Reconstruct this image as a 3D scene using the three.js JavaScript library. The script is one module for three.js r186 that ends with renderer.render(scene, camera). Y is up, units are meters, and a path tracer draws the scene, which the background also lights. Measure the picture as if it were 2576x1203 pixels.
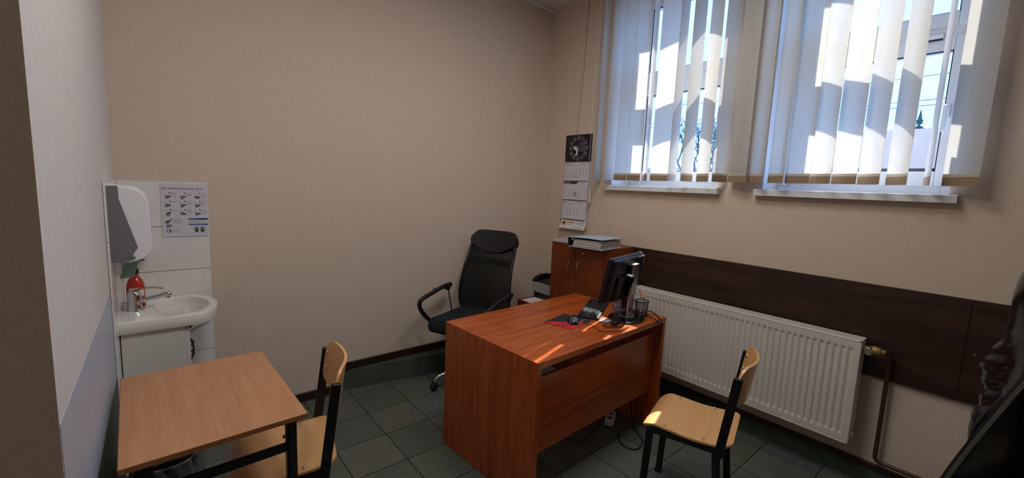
import * as THREE from 'three';
import { RoundedBoxGeometry } from 'three/addons/geometries/RoundedBoxGeometry.js';
import { RectAreaLightUniformsLib } from 'three/addons/lights/RectAreaLightUniformsLib.js';
import { mergeGeometries, toCreasedNormals } from 'three/addons/utils/BufferGeometryUtils.js';

// ---------------------------------------------------------------- camera, sky, sun, exposure
const scene = new THREE.Scene();
const camera = new THREE.PerspectiveCamera(58.84, 2576 / 1203, 0.05, 300);
{ // the room: x runs along the back wall to the right, z towards the viewer, floor at y = 0
  const right = new THREE.Vector3(0.76853, 0.040886, 0.638506), up = new THREE.Vector3(0.046792, 0.991692, -0.119823), back = new THREE.Vector3(-0.6381, 0.121965, 0.760232);
  camera.position.set(0, 1.54, 0);
  camera.quaternion.setFromRotationMatrix(new THREE.Matrix4().makeBasis(right, up, back));
}
const renderer = new THREE.WebGLRenderer();
renderer.toneMapping = THREE.LinearToneMapping;
renderer.toneMappingExposure = 1.15;
renderer.shadowMap.enabled = true;
{ // clear spring sky: paler towards the horizon, the same all round
  const w = 64, h = 128, d = new Float32Array(w * h * 4);
  for (let j = 0; j < h; j++) {
    const el = (j + 0.5) / h * 180 - 90, t = Math.min(1, Math.max(0, el) / 60), k = Math.pow(t, 0.6);
    for (let i = 0; i < w; i++) d.set([0.15 - 0.04 * k, 0.4 - 0.08 * k, 0.92 - 0.05 * k, 1], (j * w + i) * 4);
  }
  const sky = new THREE.DataTexture(d, w, h, THREE.RGBAFormat, THREE.FloatType);
  sky.mapping = THREE.EquirectangularReflectionMapping; sky.magFilter = THREE.LinearFilter; sky.needsUpdate = true;
  scene.background = sky;
  scene.backgroundIntensity = 5.6;
}
const sun = new THREE.DirectionalLight(new THREE.Color(1.0, 0.96, 0.93), 11.5);
sun.position.set(10, 10.8, -3.12); sun.castShadow = true;
sun.shadow.mapSize.set(2048, 2048);
Object.assign(sun.shadow.camera, { left: -6, right: 6, top: 6, bottom: -6, near: 1, far: 40 });
scene.add(sun, sun.target);

// two unseen ceiling lamps added as room fill (their housings are built further down)
RectAreaLightUniformsLib.init();
const FILL_LAMPS = [[0.7, 3.11, -1.2], [1.7, 3.11, -1.2]], FILL_W = 0.6, FILL_L = 0.6;
for (const at of FILL_LAMPS) {
  const l = new THREE.RectAreaLight(new THREE.Color(1.0, 0.95, 0.9), 10, FILL_W, FILL_L);
  l.position.set(at[0], at[1] - 0.006, at[2]); l.lookAt(at[0], 0, at[2]); scene.add(l);
}

// ---------------------------------------------------------------- helpers
let seedState = 12345;
const rnd = () => { seedState = (Math.imul(seedState, 1664525) + 1013904223) | 0; return (seedState >>> 0) / 4294967296; };
const R = (a, b) => a + (b - a) * rnd();
const taken = new Map();
const numbered = (n) => { const k = taken.get(n) ?? 0; taken.set(n, k + 1); return k ? `${n}_${String(k).padStart(3, '0')}` : n; };
const V = (x, y, z) => new THREE.Vector3(x, y, z);
const PI = Math.PI;

const clean = (g) => { const o = g.index ? g.toNonIndexed() : g; for (const k of Object.keys(o.attributes)) if (!['position', 'normal', 'uv'].includes(k)) o.deleteAttribute(k); if (!o.attributes.uv) o.setAttribute('uv', new THREE.BufferAttribute(new Float32Array(o.attributes.position.count * 2), 2)); o.clearGroups(); return o; };
const merge = (gs) => { const a = gs.flat().map(clean); return a.length === 1 ? a[0] : mergeGeometries(a); };
// uv in metres by the axis that a face points along; grain names the axis that u follows
function metricUV(g, grain = 'x') {
  const p = g.attributes.position, n = g.attributes.normal, uv = new Float32Array(p.count * 2);
  for (let i = 0; i < p.count; i++) {
    const P = { x: p.getX(i), y: p.getY(i), z: p.getZ(i) }, a = { x: Math.abs(n.getX(i)), y: Math.abs(n.getY(i)), z: Math.abs(n.getZ(i)) };
    const main = a.x >= a.y && a.x >= a.z ? 'x' : a.y >= a.z ? 'y' : 'z';
    let rest = ['x', 'y', 'z'].filter((k) => k !== main);
    if (rest[1] === grain) rest = [rest[1], rest[0]];
    uv[2 * i] = P[rest[0]]; uv[2 * i + 1] = P[rest[1]] + (main === 'y' ? 0.37 : main === 'x' ? 0.71 : 0);
  }
  g.setAttribute('uv', new THREE.BufferAttribute(uv, 2));
  return g;
}
const T = (g, x = 0, y = 0, z = 0) => g.translate(x, y, z);
const rot = (g, x = 0, y = 0, z = 0) => { if (x) g.rotateX(x); if (y) g.rotateY(y); if (z) g.rotateZ(z); return g; };
const box = (w, h, d, x = 0, y = 0, z = 0) => T(new THREE.BoxGeometry(w, h, d), x, y, z);
const span = (x0, x1, y0, y1, z0, z1) => box(x1 - x0, y1 - y0, z1 - z0, (x0 + x1) / 2, (y0 + y1) / 2, (z0 + z1) / 2);
const rbox = (w, h, d, r = 0.003, x = 0, y = 0, z = 0, seg = 2) => T(new RoundedBoxGeometry(w, h, d, seg, Math.min(r, w / 2.01, h / 2.01, d / 2.01)), x, y, z);
const rspan = (x0, x1, y0, y1, z0, z1, r = 0.003, seg = 2) => rbox(x1 - x0, y1 - y0, z1 - z0, r, (x0 + x1) / 2, (y0 + y1) / 2, (z0 + z1) / 2, seg);
const cyl = (r0, r1, h, x = 0, y = 0, z = 0, seg = 24) => T(new THREE.CylinderGeometry(r1, r0, h, seg), x, y, z);   // r0 below, r1 above
const lathe = (pts, seg = 32) => new THREE.LatheGeometry(pts.map(([r, y]) => new THREE.Vector2(r, y)), seg);
const tube = (pts, r, seg = 40, rad = 10, tension = 0.5) => new THREE.TubeGeometry(new THREE.CatmullRomCurve3(pts.map((p) => V(...p)), false, 'catmullrom', tension), seg, r, rad, false);
// straight run of a round or flat bar between two points
function bar(a, b, w, d = w, round = false) {
  const A = V(...a), B = V(...b), L = A.distanceTo(B);
  const g = round ? new THREE.CylinderGeometry(w / 2, w / 2, L, 16) : new RoundedBoxGeometry(w, L, d, 2, Math.min(w, d) * 0.3);
  g.applyQuaternion(new THREE.Quaternion().setFromUnitVectors(V(0, 1, 0), B.clone().sub(A).normalize()));
  return T(g, (A.x + B.x) / 2, (A.y + B.y) / 2, (A.z + B.z) / 2);
}
function rrShape(w, h, r) {
  const s = new THREE.Shape(), x = -w / 2, y = -h / 2;
  s.moveTo(x + r, y); s.lineTo(x + w - r, y); s.absarc(x + w - r, y + r, r, -PI / 2, 0); s.lineTo(x + w, y + h - r); s.absarc(x + w - r, y + h - r, r, 0, PI / 2);
  s.lineTo(x + r, y + h); s.absarc(x + r, y + h - r, r, PI / 2, PI); s.lineTo(x, y + r); s.absarc(x + r, y + r, r, PI, PI * 1.5);
  return s;
}
const extrude = (shape, depth, bevel = 0, seg = 12) => new THREE.ExtrudeGeometry(shape, { depth, bevelEnabled: bevel > 0, bevelSize: bevel, bevelThickness: bevel, bevelSegments: 2, curveSegments: seg });
// sheet over a grid: f(u, v) -> [x, y, z]; two sided with thickness t along the normal
function sheet(f, nu, nv, t) {
  const P = [], at = (i, j) => i * (nv + 1) + j;
  for (let i = 0; i <= nu; i++) for (let j = 0; j <= nv; j++) P.push(V(...f(i / nu, j / nv)));
  const N = P.map((_, k) => { const i = Math.floor(k / (nv + 1)), j = k % (nv + 1); const a = P[at(Math.min(nu, i + 1), j)].clone().sub(P[at(Math.max(0, i - 1), j)]), b = P[at(i, Math.min(nv, j + 1))].clone().sub(P[at(i, Math.max(0, j - 1))]); return a.cross(b).normalize(); });
  const pos = [], nor = [], uv = [], idx = [], n = P.length;
  for (const s of [0.5, -0.5]) P.forEach((p, k) => { const q = p.clone().addScaledVector(N[k], t * s); pos.push(q.x, q.y, q.z); nor.push(...N[k].clone().multiplyScalar(Math.sign(s)).toArray()); const i = Math.floor(k / (nv + 1)), j = k % (nv + 1); uv.push(i / nu, j / nv); });
  for (let i = 0; i < nu; i++) for (let j = 0; j < nv; j++) { const a = at(i, j), b = at(i + 1, j), c = at(i + 1, j + 1), d = at(i, j + 1); idx.push(a, b, c, a, c, d, n + a, n + c, n + b, n + a, n + d, n + c); }
  const rim = []; for (let j = 0; j < nv; j++) rim.push([at(0, j), at(0, j + 1)]); for (let i = 0; i < nu; i++) rim.push([at(i, nv), at(i + 1, nv)]); for (let j = nv; j > 0; j--) rim.push([at(nu, j), at(nu, j - 1)]); for (let i = nu; i > 0; i--) rim.push([at(i, 0), at(i - 1, 0)]);
  const g = new THREE.BufferGeometry(); g.setAttribute('position', new THREE.Float32BufferAttribute(pos, 3)); g.setAttribute('normal', new THREE.Float32BufferAttribute(nor, 3)); g.setAttribute('uv', new THREE.Float32BufferAttribute(uv, 2)); g.setIndex(idx);
  const e = [], eu = []; for (const [a, b] of rim) { const q = (k) => [pos[3 * k], pos[3 * k + 1], pos[3 * k + 2]]; e.push(...q(a), ...q(b), ...q(n + b), ...q(a), ...q(n + b), ...q(n + a)); for (const k of [a, b, n + b, a, n + b, n + a]) eu.push(uv[2 * k], uv[2 * k + 1]); }
  const h = new THREE.BufferGeometry(); h.setAttribute('position', new THREE.Float32BufferAttribute(e, 3)); h.setAttribute('uv', new THREE.Float32BufferAttribute(eu, 2)); h.computeVertexNormals();
  return merge([g, h]);
}
// surface of a distance field (naive surface nets)
function surfaceNet(f, [x0, y0, z0], [x1, y1, z1], c) {
  const nx = Math.ceil((x1 - x0) / c), ny = Math.ceil((y1 - y0) / c), nz = Math.ceil((z1 - z0) / c), sx = 1, sy = nx + 1, sz = (nx + 1) * (ny + 1);
  const F = new Float32Array(sz * (nz + 1));
  for (let k = 0; k <= nz; k++) for (let j = 0; j <= ny; j++) for (let i = 0; i <= nx; i++) F[i + j * sy + k * sz] = f(x0 + i * c, y0 + j * c, z0 + k * c);
  const id = new Int32Array(sz * (nz + 1)).fill(-1), pos = [], idx = [];
  const E = [[0, 1], [0, 2], [0, 4], [1, 3], [1, 5], [2, 3], [2, 6], [3, 7], [4, 5], [4, 6], [5, 7], [6, 7]];
  for (let k = 0; k < nz; k++) for (let j = 0; j < ny; j++) for (let i = 0; i < nx; i++) {
    const o = i + j * sy + k * sz, v = []; let m = 0;
    for (let q = 0; q < 8; q++) { v[q] = F[o + (q & 1) + (q >> 1 & 1) * sy + (q >> 2) * sz]; if (v[q] < 0) m |= 1 << q; }
    if (!m || m === 255) continue;
    let X = 0, Y = 0, Z = 0, n = 0;
    for (const [a, b] of E) if ((v[a] < 0) !== (v[b] < 0)) { const t = v[a] / (v[a] - v[b]), l = (s) => (a >> s & 1) + t * ((b >> s & 1) - (a >> s & 1)); X += l(0); Y += l(1); Z += l(2); n++; }
    id[o] = pos.length / 3; pos.push(x0 + (i + X / n) * c, y0 + (j + Y / n) * c, z0 + (k + Z / n) * c);
  }
  const quad = (a, b, cc, d, flip) => { if (a < 0 || b < 0 || cc < 0 || d < 0) return; flip ? idx.push(a, cc, b, a, d, cc) : idx.push(a, b, cc, a, cc, d); };
  for (let k = 1; k < nz; k++) for (let j = 1; j < ny; j++) for (let i = 1; i < nx; i++) {
    const o = i + j * sy + k * sz, a = F[o] < 0;
    if (a !== (F[o + sx] < 0)) quad(id[o - sy - sz], id[o - sz], id[o], id[o - sy], !a);
    if (a !== (F[o + sy] < 0)) quad(id[o - sx - sz], id[o - sx], id[o], id[o - sz], !a);
    if (a !== (F[o + sz] < 0)) quad(id[o - sx - sy], id[o - sy], id[o], id[o - sx], !a);
  }
  const g = new THREE.BufferGeometry(); g.setAttribute('position', new THREE.Float32BufferAttribute(pos, 3)); g.setIndex(idx); g.computeVertexNormals();
  return g;
}
function mesh(name, geos, mat, parent) {
  const m = new THREE.Mesh(merge(Array.isArray(geos) ? geos : [geos]), mat);
  m.name = parent ? name : numbered(name); m.castShadow = m.receiveShadow = true; (parent ?? scene).add(m); return m;
}
function thing(name, label, category, at = [0, 0, 0], turn = 0, group) {
  const g = new THREE.Group(); g.name = numbered(name); g.position.set(...at); g.rotation.y = turn; g.userData = { label, category }; if (group) g.userData.group = group; scene.add(g); return g;
}
const tag = (o, label, category, group) => { o.userData = { label, category }; if (group) o.userData.group = group; return o; };
const structure = (o, label, category = 'room') => { o.userData = { kind: 'structure', label, category }; return o; };
function struct(name, label, category) { const g = new THREE.Group(); g.name = name; scene.add(g); return structure(g, label, category); }

// ---------------------------------------------------------------- textures
const lerp = (a, b, t) => a + (b - a) * t;
function noise2(seed) { // periodic value noise
  const n = 256, tab = new Float32Array(n * n); let s = seed | 0 || 1; for (let i = 0; i < n * n; i++) { s = (Math.imul(s, 1664525) + 1013904223) | 0; tab[i] = (s >>> 0) / 4294967296; }
  return (x, y, px = 256, py = 256) => { const xi = Math.floor(x), yi = Math.floor(y), fx = x - xi, fy = y - yi, m = (a, p) => ((a % p) + p) % p, u = fx * fx * (3 - 2 * fx), v = fy * fy * (3 - 2 * fy); const q = (a, b) => tab[m(b, py) * n + m(a, px)]; return lerp(lerp(q(xi, yi), q(xi + 1, yi), u), lerp(q(xi, yi + 1), q(xi + 1, yi + 1), u), v); };
}
function pixels(w, h, f, srgb = true) {
  const d = new Uint8Array(w * h * 4);
  for (let j = 0; j < h; j++) for (let i = 0; i < w; i++) { const c = f(i, j); d.set([c[0], c[1], c[2], 255].map((q) => Math.max(0, Math.min(255, q))), (j * w + i) * 4); }
  const t = new THREE.DataTexture(d, w, h); t.magFilter = THREE.LinearFilter; t.minFilter = THREE.LinearMipmapLinearFilter; t.generateMipmaps = true; t.wrapS = t.wrapT = THREE.RepeatWrapping; if (srgb) t.colorSpace = THREE.SRGBColorSpace; t.needsUpdate = true; return t;
}
const rep = (t, x, y = x) => { t.repeat.set(x, y); return t; };
function wood(light, dark, seed, { streak = 1, fine = 1 } = {}) { // u along the grain; one tile of texture is 1.2 m by 0.6 m
  const n = noise2(seed);
  return rep(pixels(512, 512, (i, j) => {
    const u = i / 512, v = j / 512, warp = n(u * 6, v * 8, 6, 8) * 0.5;
    let k = 0.5 * streak * (n(u * 3 + 7, v * 26 + warp * 2, 3, 26) - 0.5) + 0.35 * fine * (n(u * 10, v * 128 + warp * 6, 10, 128) - 0.5) + 0.25 * fine * (n(u * 40, v * 256, 40, 256) - 0.5);
    const pore = n(u * 26 + 3, v * 256, 26, 256) > 0.9 ? 0.18 * fine : 0; k = 0.5 + k + pore;
    return [0, 1, 2].map((c) => lerp(light[c], dark[c], Math.max(0, Math.min(1, k))));
  }), 1 / 1.2, 1 / 0.6);
}
function speckle(base, amp, seed, scale = 1, size = 256) { const n = noise2(seed); return rep(pixels(size, size, (i, j) => { const k = (n(i * 0.5, j * 0.5, 128, 128) - 0.5) * amp + (n(i / 16, j / 16, 16, 16) - 0.5) * amp * 0.9 + (n(i + 0.5, j + 0.5) - 0.5) * amp * 0.5; return base.map((b) => b + k); }), 1 / scale); }
function bumpTex(seed, scale, fine = 0.6) { const n = noise2(seed); return rep(pixels(256, 256, (i, j) => { const k = 255 * ((1 - fine) * n(i / 8, j / 8, 32, 32) + fine * n(i / 2, j / 2, 128, 128)); return [k, k, k]; }, false), 1 / scale); }
function canvasTex(w, h, draw) { const c = document.createElement('canvas'); c.width = w; c.height = h; const x = c.getContext('2d'); draw(x, w, h); const t = new THREE.CanvasTexture(c); t.colorSpace = THREE.SRGBColorSpace; return t; }
const std = (o) => new THREE.MeshStandardMaterial(o);
const phys = (o) => new THREE.MeshPhysicalMaterial(o);

const plasterBump = bumpTex(5, 0.22), plaster = (hex, seed) => std({ map: speckle(hex, 6, seed, 0.25), roughness: 0.82, bumpMap: plasterBump, bumpScale: 0.0003 });
const M = {
  wall: plaster([222, 204, 186], 11),
  partition: plaster([228, 224, 223], 12),  // paler and cooler than the other walls: window light mixed into the colour
  white: plaster([226, 222, 216], 13),
  blueBand: std({ map: speckle([186, 196, 214], 5, 14, 0.5), roughness: 0.45 }),
  greenBand: std({ map: speckle([62, 78, 66], 8, 15, 0.5), roughness: 0.5 }),
  tileWhite: std({ map: speckle([240, 238, 236], 6, 16, 0.3), roughness: 0.12 }),
  grout: std({ color: '#8f867c', roughness: 0.9 }),
  floorGrout: std({ color: '#23261f', roughness: 0.95 }),
  darkTrim: std({ map: wood([62, 36, 24], [34, 18, 12], 21), roughness: 0.45 }),
  panel: std({ map: wood([74, 46, 32], [38, 22, 15], 22, { streak: 1.3 }), roughness: 0.5 }),
  cherry: std({ map: wood([200, 102, 46], [144, 64, 25], 23, { streak: 1.2, fine: 1.3 }), roughness: 0.26 }),
  cherry2: std({ map: wood([150, 76, 36], [104, 48, 22], 24, { streak: 0.5, fine: 0.7 }), roughness: 0.4 }),
  beech: std({ map: wood([212, 158, 116], [182, 126, 86], 25, { streak: 0.8, fine: 0.8 }), roughness: 0.42 }),
  beechEdge: std({ map: wood([178, 116, 70], [148, 92, 52], 26, { streak: 0.5 }), roughness: 0.5 }),
  ply: phys({ map: wood([238, 188, 126], [214, 156, 96], 27, { streak: 0.5, fine: 0.7 }), roughness: 0.34, clearcoat: 0.35, clearcoatRoughness: 0.3 }),
  plyEdge: std({ map: wood([206, 150, 92], [150, 96, 52], 28), roughness: 0.5 }),
  blackMetal: std({ color: '#15151a', roughness: 0.38, metalness: 0.2 }),
  blackPlastic: std({ color: '#131417', roughness: 0.5 }),
  gloss: std({ color: '#0d0e12', roughness: 0.16 }),
  gloss2: std({ color: '#0b0c10', roughness: 0.38 }),
  darkGrey: std({ color: '#2a2c30', roughness: 0.5 }),
  fabric: std({ map: speckle([20, 22, 27], 12, 31, 0.08), roughness: 0.95 }),
  leatherette: std({ color: '#16171b', roughness: 0.45, bumpMap: bumpTex(33, 0.1), bumpScale: 0.0006 }),
  chrome: std({ color: '#d4d6d8', roughness: 0.12, metalness: 1 }),
  steel: std({ color: '#b4b3ae', roughness: 0.32, metalness: 0.9 }),
  zinc: std({ color: '#8f8d86', roughness: 0.5, metalness: 0.8 }),
  pvc: std({ color: '#e9ecee', roughness: 0.28 }),
  sill: std({ color: '#e6e8e8', roughness: 0.3 }),
  gasket: std({ color: '#2b2f34', roughness: 0.8 }),
  glass: phys({ color: '#ffffff', roughness: 0, transmission: 1, thickness: 0, ior: 1.5 }),
  enamel: std({ color: '#e7e2d8', roughness: 0.3 }),
  ceramic: phys({ color: '#eeece8', roughness: 0.12, clearcoat: 0.5, clearcoatRoughness: 0.06 }),
  laminateWhite: std({ color: '#dfdcd4', roughness: 0.4 }),
  paper: std({ color: '#eceaec', roughness: 0.85 }),
  whitePlastic: std({ color: '#f0f2f7', roughness: 0.35 }),
  greyPlastic: std({ color: '#767779', roughness: 0.45 }),
  printerGrey: std({ color: '#a9abaa', roughness: 0.5 }),
  brownPipe: std({ color: '#4a3018', roughness: 0.35 }),
};
const slatBase = (() => { // raw linen look: thin darker slubs along and across
  const n = noise2(41), marks = [];
  for (let k = 0; k < 300; k++) marks.push([rnd() * 256, rnd() * 1024, rnd() < 0.5, R(8, 60), R(10, 30)]);
  const g = new Float32Array(256 * 1024);
  for (const [x, y, across, l, a] of marks) for (let s = 0; s < l; s++) { const i = Math.floor(across ? x + s : x) % 256, j = Math.floor(across ? y : y + s * 1.6) % 1024; g[j * 256 + i] += a; }
  return pixels(256, 1024, (i, j) => { const k = (n(i * 0.9, j * 0.9) - 0.5) * 8 - g[j * 256 + i]; return [232 + k, 231 + k, 226 + k]; });
})();
M.slat = phys({ map: slatBase, roughness: 1, transmission: 0.68, thickness: 0, side: THREE.DoubleSide });
M.pocket = phys({ color: '#a58c70', roughness: 0.95, transmission: 0.12, thickness: 0, side: THREE.DoubleSide });
M.hem = phys({ color: '#e0d8c4', roughness: 1, transmission: 0.3, thickness: 0, side: THREE.DoubleSide });

// ---------------------------------------------------------------- the room
const XW = 2.947, ZB = -3.04, XL = -0.172, ZP = -1.18, CEIL = 3.2, XFAR = -1.6, ZFRONT = 1.8;
{ // floor of dark green stoneware, 29.6 cm pitch
  const floor = struct('floor', 'dark green grey ceramic tiled floor', 'floor');
  mesh('grout_bed', box(XW - XFAR + 0.6, 0.2, ZFRONT - ZB + 0.6, (XW + XFAR) / 2, -0.1025, (ZFRONT + ZB) / 2), M.floorGrout, floor);
  const pitch = 0.2957, gx = 1.0118, gz = -2.631, gap = 0.0055, mats = [];
  for (let k = 0; k < 5; k++) { const n = noise2(50 + k), tone = [[90, 97, 89], [97, 101, 92], [85, 92, 85], [93, 96, 86], [87, 96, 92]][k]; mats.push(std({ map: pixels(256, 256, (i, j) => { const c = (n(i / 12, j / 12, 22, 22) - 0.5) * 12 + (n(i, j) - 0.5) * 9 + (n(i * 0.7 + 30, j * 0.7) > 0.985 ? 34 : 0) - (n(i * 0.6, j * 0.6 + 90) > 0.97 ? 14 : 0); return tone.map((t) => t + c); }), roughness: 0.42, bumpMap: plasterBump, bumpScale: 0.0004 })); }
  const cache = new Map();
  for (let a = -12; a < 10; a++) for (let b = -4; b < 18; b++) {
    const x0 = Math.max(XFAR, gx + a * pitch + gap / 2), x1 = Math.min(XW, gx + (a + 1) * pitch - gap / 2), z0 = Math.max(ZB, gz + b * pitch + gap / 2), z1 = Math.min(ZFRONT, gz + (b + 1) * pitch - gap / 2);
    if (x1 - x0 < 0.02 || z1 - z0 < 0.02) continue;
    const key = `${(x1 - x0).toFixed(3)}_${(z1 - z0).toFixed(3)}`; if (!cache.has(key)) cache.set(key, clean(box(x1 - x0, 0.008, z1 - z0)));
    const m = new THREE.Mesh(cache.get(key), mats[Math.floor(rnd() * 5)]); m.name = 'floor_tile'; m.receiveShadow = m.castShadow = true;
    m.position.set((x0 + x1) / 2, -0.004 + R(-0.0004, 0), (z0 + z1) / 2); m.rotation.y = rnd() < 0.5 ? PI : 0; floor.add(m);
  }
}
const wallGeo = (...spans) => spans.map((s) => metricUV(clean(span(...s)), 'x'));
structure(mesh('ceiling', wallGeo([XFAR - 0.2, XW + 0.4, CEIL, CEIL + 0.2, ZB - 0.2, ZFRONT + 0.2]), M.white), 'off white painted ceiling', 'ceiling');
const wallBack = structure(mesh('wall_back', wallGeo([XFAR - 0.2, XW + 0.4, 0, CEIL, ZB - 0.2, ZB]), M.wall), 'beige plaster wall behind the washbasin and office chair', 'wall');
const wallLeft = structure(mesh('wall_left', wallGeo([XL - 0.15, XL, 0, CEIL, ZB, ZP]), M.partition), 'partition wall beside the school table, cool window light put into its colour', 'wall');
structure(mesh('wall_entry', wallGeo([XFAR - 0.2, XFAR, 0, CEIL, ZB, ZFRONT]), M.wall), 'beige wall beyond the partition', 'wall');
structure(mesh('wall_front', wallGeo([XFAR - 0.2, XW + 0.4, 0, CEIL, ZFRONT, ZFRONT + 0.2]), M.wall), 'beige wall behind the viewer', 'wall');
// window wall with two openings
const WIN = [[-2.245, -1.358], [-1.071, -0.234]], WB = 1.585, WT = 3.1, XO = XW + 0.4;
structure(mesh('wall_right', wallGeo([XW, XO, 0, WB, ZB, ZFRONT], [XW, XO, WT, CEIL, ZB, ZFRONT], [XW, XO, WB, WT, ZB, WIN[0][0]], [XW, XO, WB, WT, WIN[0][1], WIN[1][0]], [XW, XO, WB, WT, WIN[1][1], ZFRONT]), M.wall), 'beige plaster wall with two windows', 'wall');
structure(mesh('trim_1', [rspan(XL, XW, CEIL - 0.03, CEIL, ZB, ZB + 0.03, 0.006)], M.white), 'white cornice strip under the ceiling', 'cornice');

// ---- housings of the added fill lamps
FILL_LAMPS.forEach(([x, y, z], n) => {
  const l = thing('added_fill_lamp', n ? 'added unseen square white fill lamp above the desk' : 'added unseen square white fill lamp above the school table', 'lamp', [x, y, z], 0, 'added fill lamps');
  mesh('housing', [rspan(-FILL_W / 2 - 0.02, FILL_W / 2 + 0.02, 0.004, CEIL - y, -FILL_L / 2 - 0.02, FILL_L / 2 + 0.02, 0.008)], M.whitePlastic, l);
  mesh('diffuser', span(-FILL_W / 2, FILL_W / 2, -0.003, 0.006, -FILL_L / 2, FILL_L / 2), std({ color: '#f4f4f0', roughness: 0.6, emissive: new THREE.Color(0.97, 0.97, 1), emissiveIntensity: 1.0 }), l);
});
// ---- wall tiles round the basin
{
  const rows = [[1.243, 1.49], [0.993, 1.24], [0.743, 0.99], [0.4995, 0.74], [0.25, 0.4965], [0.0, 0.247]], gap = 0.003;
  const bedB = mesh('tile_bed', span(XL, 0.2245, 0, 1.489, ZB, ZB + 0.005), M.grout, wallBack);
  mesh('tile_bed', span(XL, XL + 0.005, 0, 1.489, ZB + 0.01, -2.402), M.grout, wallLeft);
  for (const [y0, y1] of rows) {
    mesh('wall_tile', metricUV(clean(rspan(XL + 0.009, 0.225, y0, y1, ZB + 0.002, ZB + 0.009, 0.0015, 1))), M.tileWhite, wallBack);
    mesh('wall_tile', metricUV(clean(rspan(XL + 0.002, XL + 0.009, y0, y1, ZB + 0.01, ZB + 0.405, 0.0015, 1))), M.tileWhite, wallLeft);
    mesh('wall_tile', metricUV(clean(rspan(XL + 0.002, XL + 0.009, y0, y1, ZB + 0.405 + gap, -2.4, 0.0015, 1))), M.tileWhite, wallLeft);
  }
  mesh('end_face', wallGeo([XL - 0.15, XL, 0, CEIL, ZP + 0.0002, ZP + 0.004]), M.wall, wallLeft);
  // two-colour dado on the partition: pale blue band over a dark green one
  mesh('colour_band', metricUV(clean(span(XL - 0.0005, XL + 0.0012, 0.655, 1.03, -2.4, ZP - 0.0))), M.blueBand, wallLeft);
  mesh('colour_band', metricUV(clean(span(XL - 0.0005, XL + 0.0012, 0, 0.655, -2.4, ZP - 0.0))), M.greenBand, wallLeft);
}
// ---- tiled ledge along the back wall, wider towards the corner, and the dark skirting boards
{
  const s = new THREE.Shape([[0.985, 0], [2.28, 0], [2.28, 0.213], [0.985, 0.005]].map(([x, z]) => new THREE.Vector2(x, -z)));
  const g = extrude(s, 0.155, 0); g.rotateX(-PI / 2); g.translate(0, 0, ZB);
  structure(mesh('trim_2', metricUV(clean(g)), std({ map: speckle([76, 86, 78], 10, 61, 0.4), roughness: 0.45 })), 'dark green tiled ledge along the foot of the back wall', 'ledge');
  const base = struct('baseboard_back', 'dark brown skirting along the back wall', 'skirting');
  mesh('board', metricUV(clean(rspan(0.24, 0.94, 0.0, 0.062, ZB, ZB + 0.016, 0.004)), 'x'), M.darkTrim, base);
  mesh('board', metricUV(clean(rspan(0.985, 2.46, 0.155, 0.212, ZB, ZB + 0.016, 0.004)), 'x'), M.darkTrim, base);
  mesh('end_cap', rspan(0.94, 0.952, 0, 0.064, ZB, ZB + 0.019, 0.003), M.darkTrim, base);
  const br = struct('baseboard_right', 'dark skirting with a brown cap under the radiator', 'skirting');
  mesh('board', metricUV(clean(rspan(XW - 0.014, XW, 0, 0.09, -2.48, ZFRONT, 0.003)), 'z'), M.greenBand, br);
  mesh('cap', metricUV(clean(rspan(XW - 0.02, XW, 0.088, 0.12, -2.48, ZFRONT, 0.004)), 'z'), M.darkTrim, br);
}
// ---- dark wooden protective boards on the window wall
{
  const p = thing('wall_panel', 'dark brown wood grain protective boards on the wall behind the radiator', 'wall panel', [XW, 0.6, 0]);
  mesh('board', metricUV(clean(rspan(-0.018, 0, 0, 0.5, -2.49, -0.0965, 0.002)), 'z'), M.panel, p);
  mesh('board', metricUV(clean(rspan(-0.018, 0, 0, 0.5, -0.0935, 1.6, 0.002)), 'z'), M.panel, p);
  for (const z of [-0.06, 0.9]) mesh('screw', rot(cyl(0.008, 0.006, 0.005), 0, 0, PI / 2).translate(-0.02, 0.242, z), M.chrome, p);
}
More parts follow.
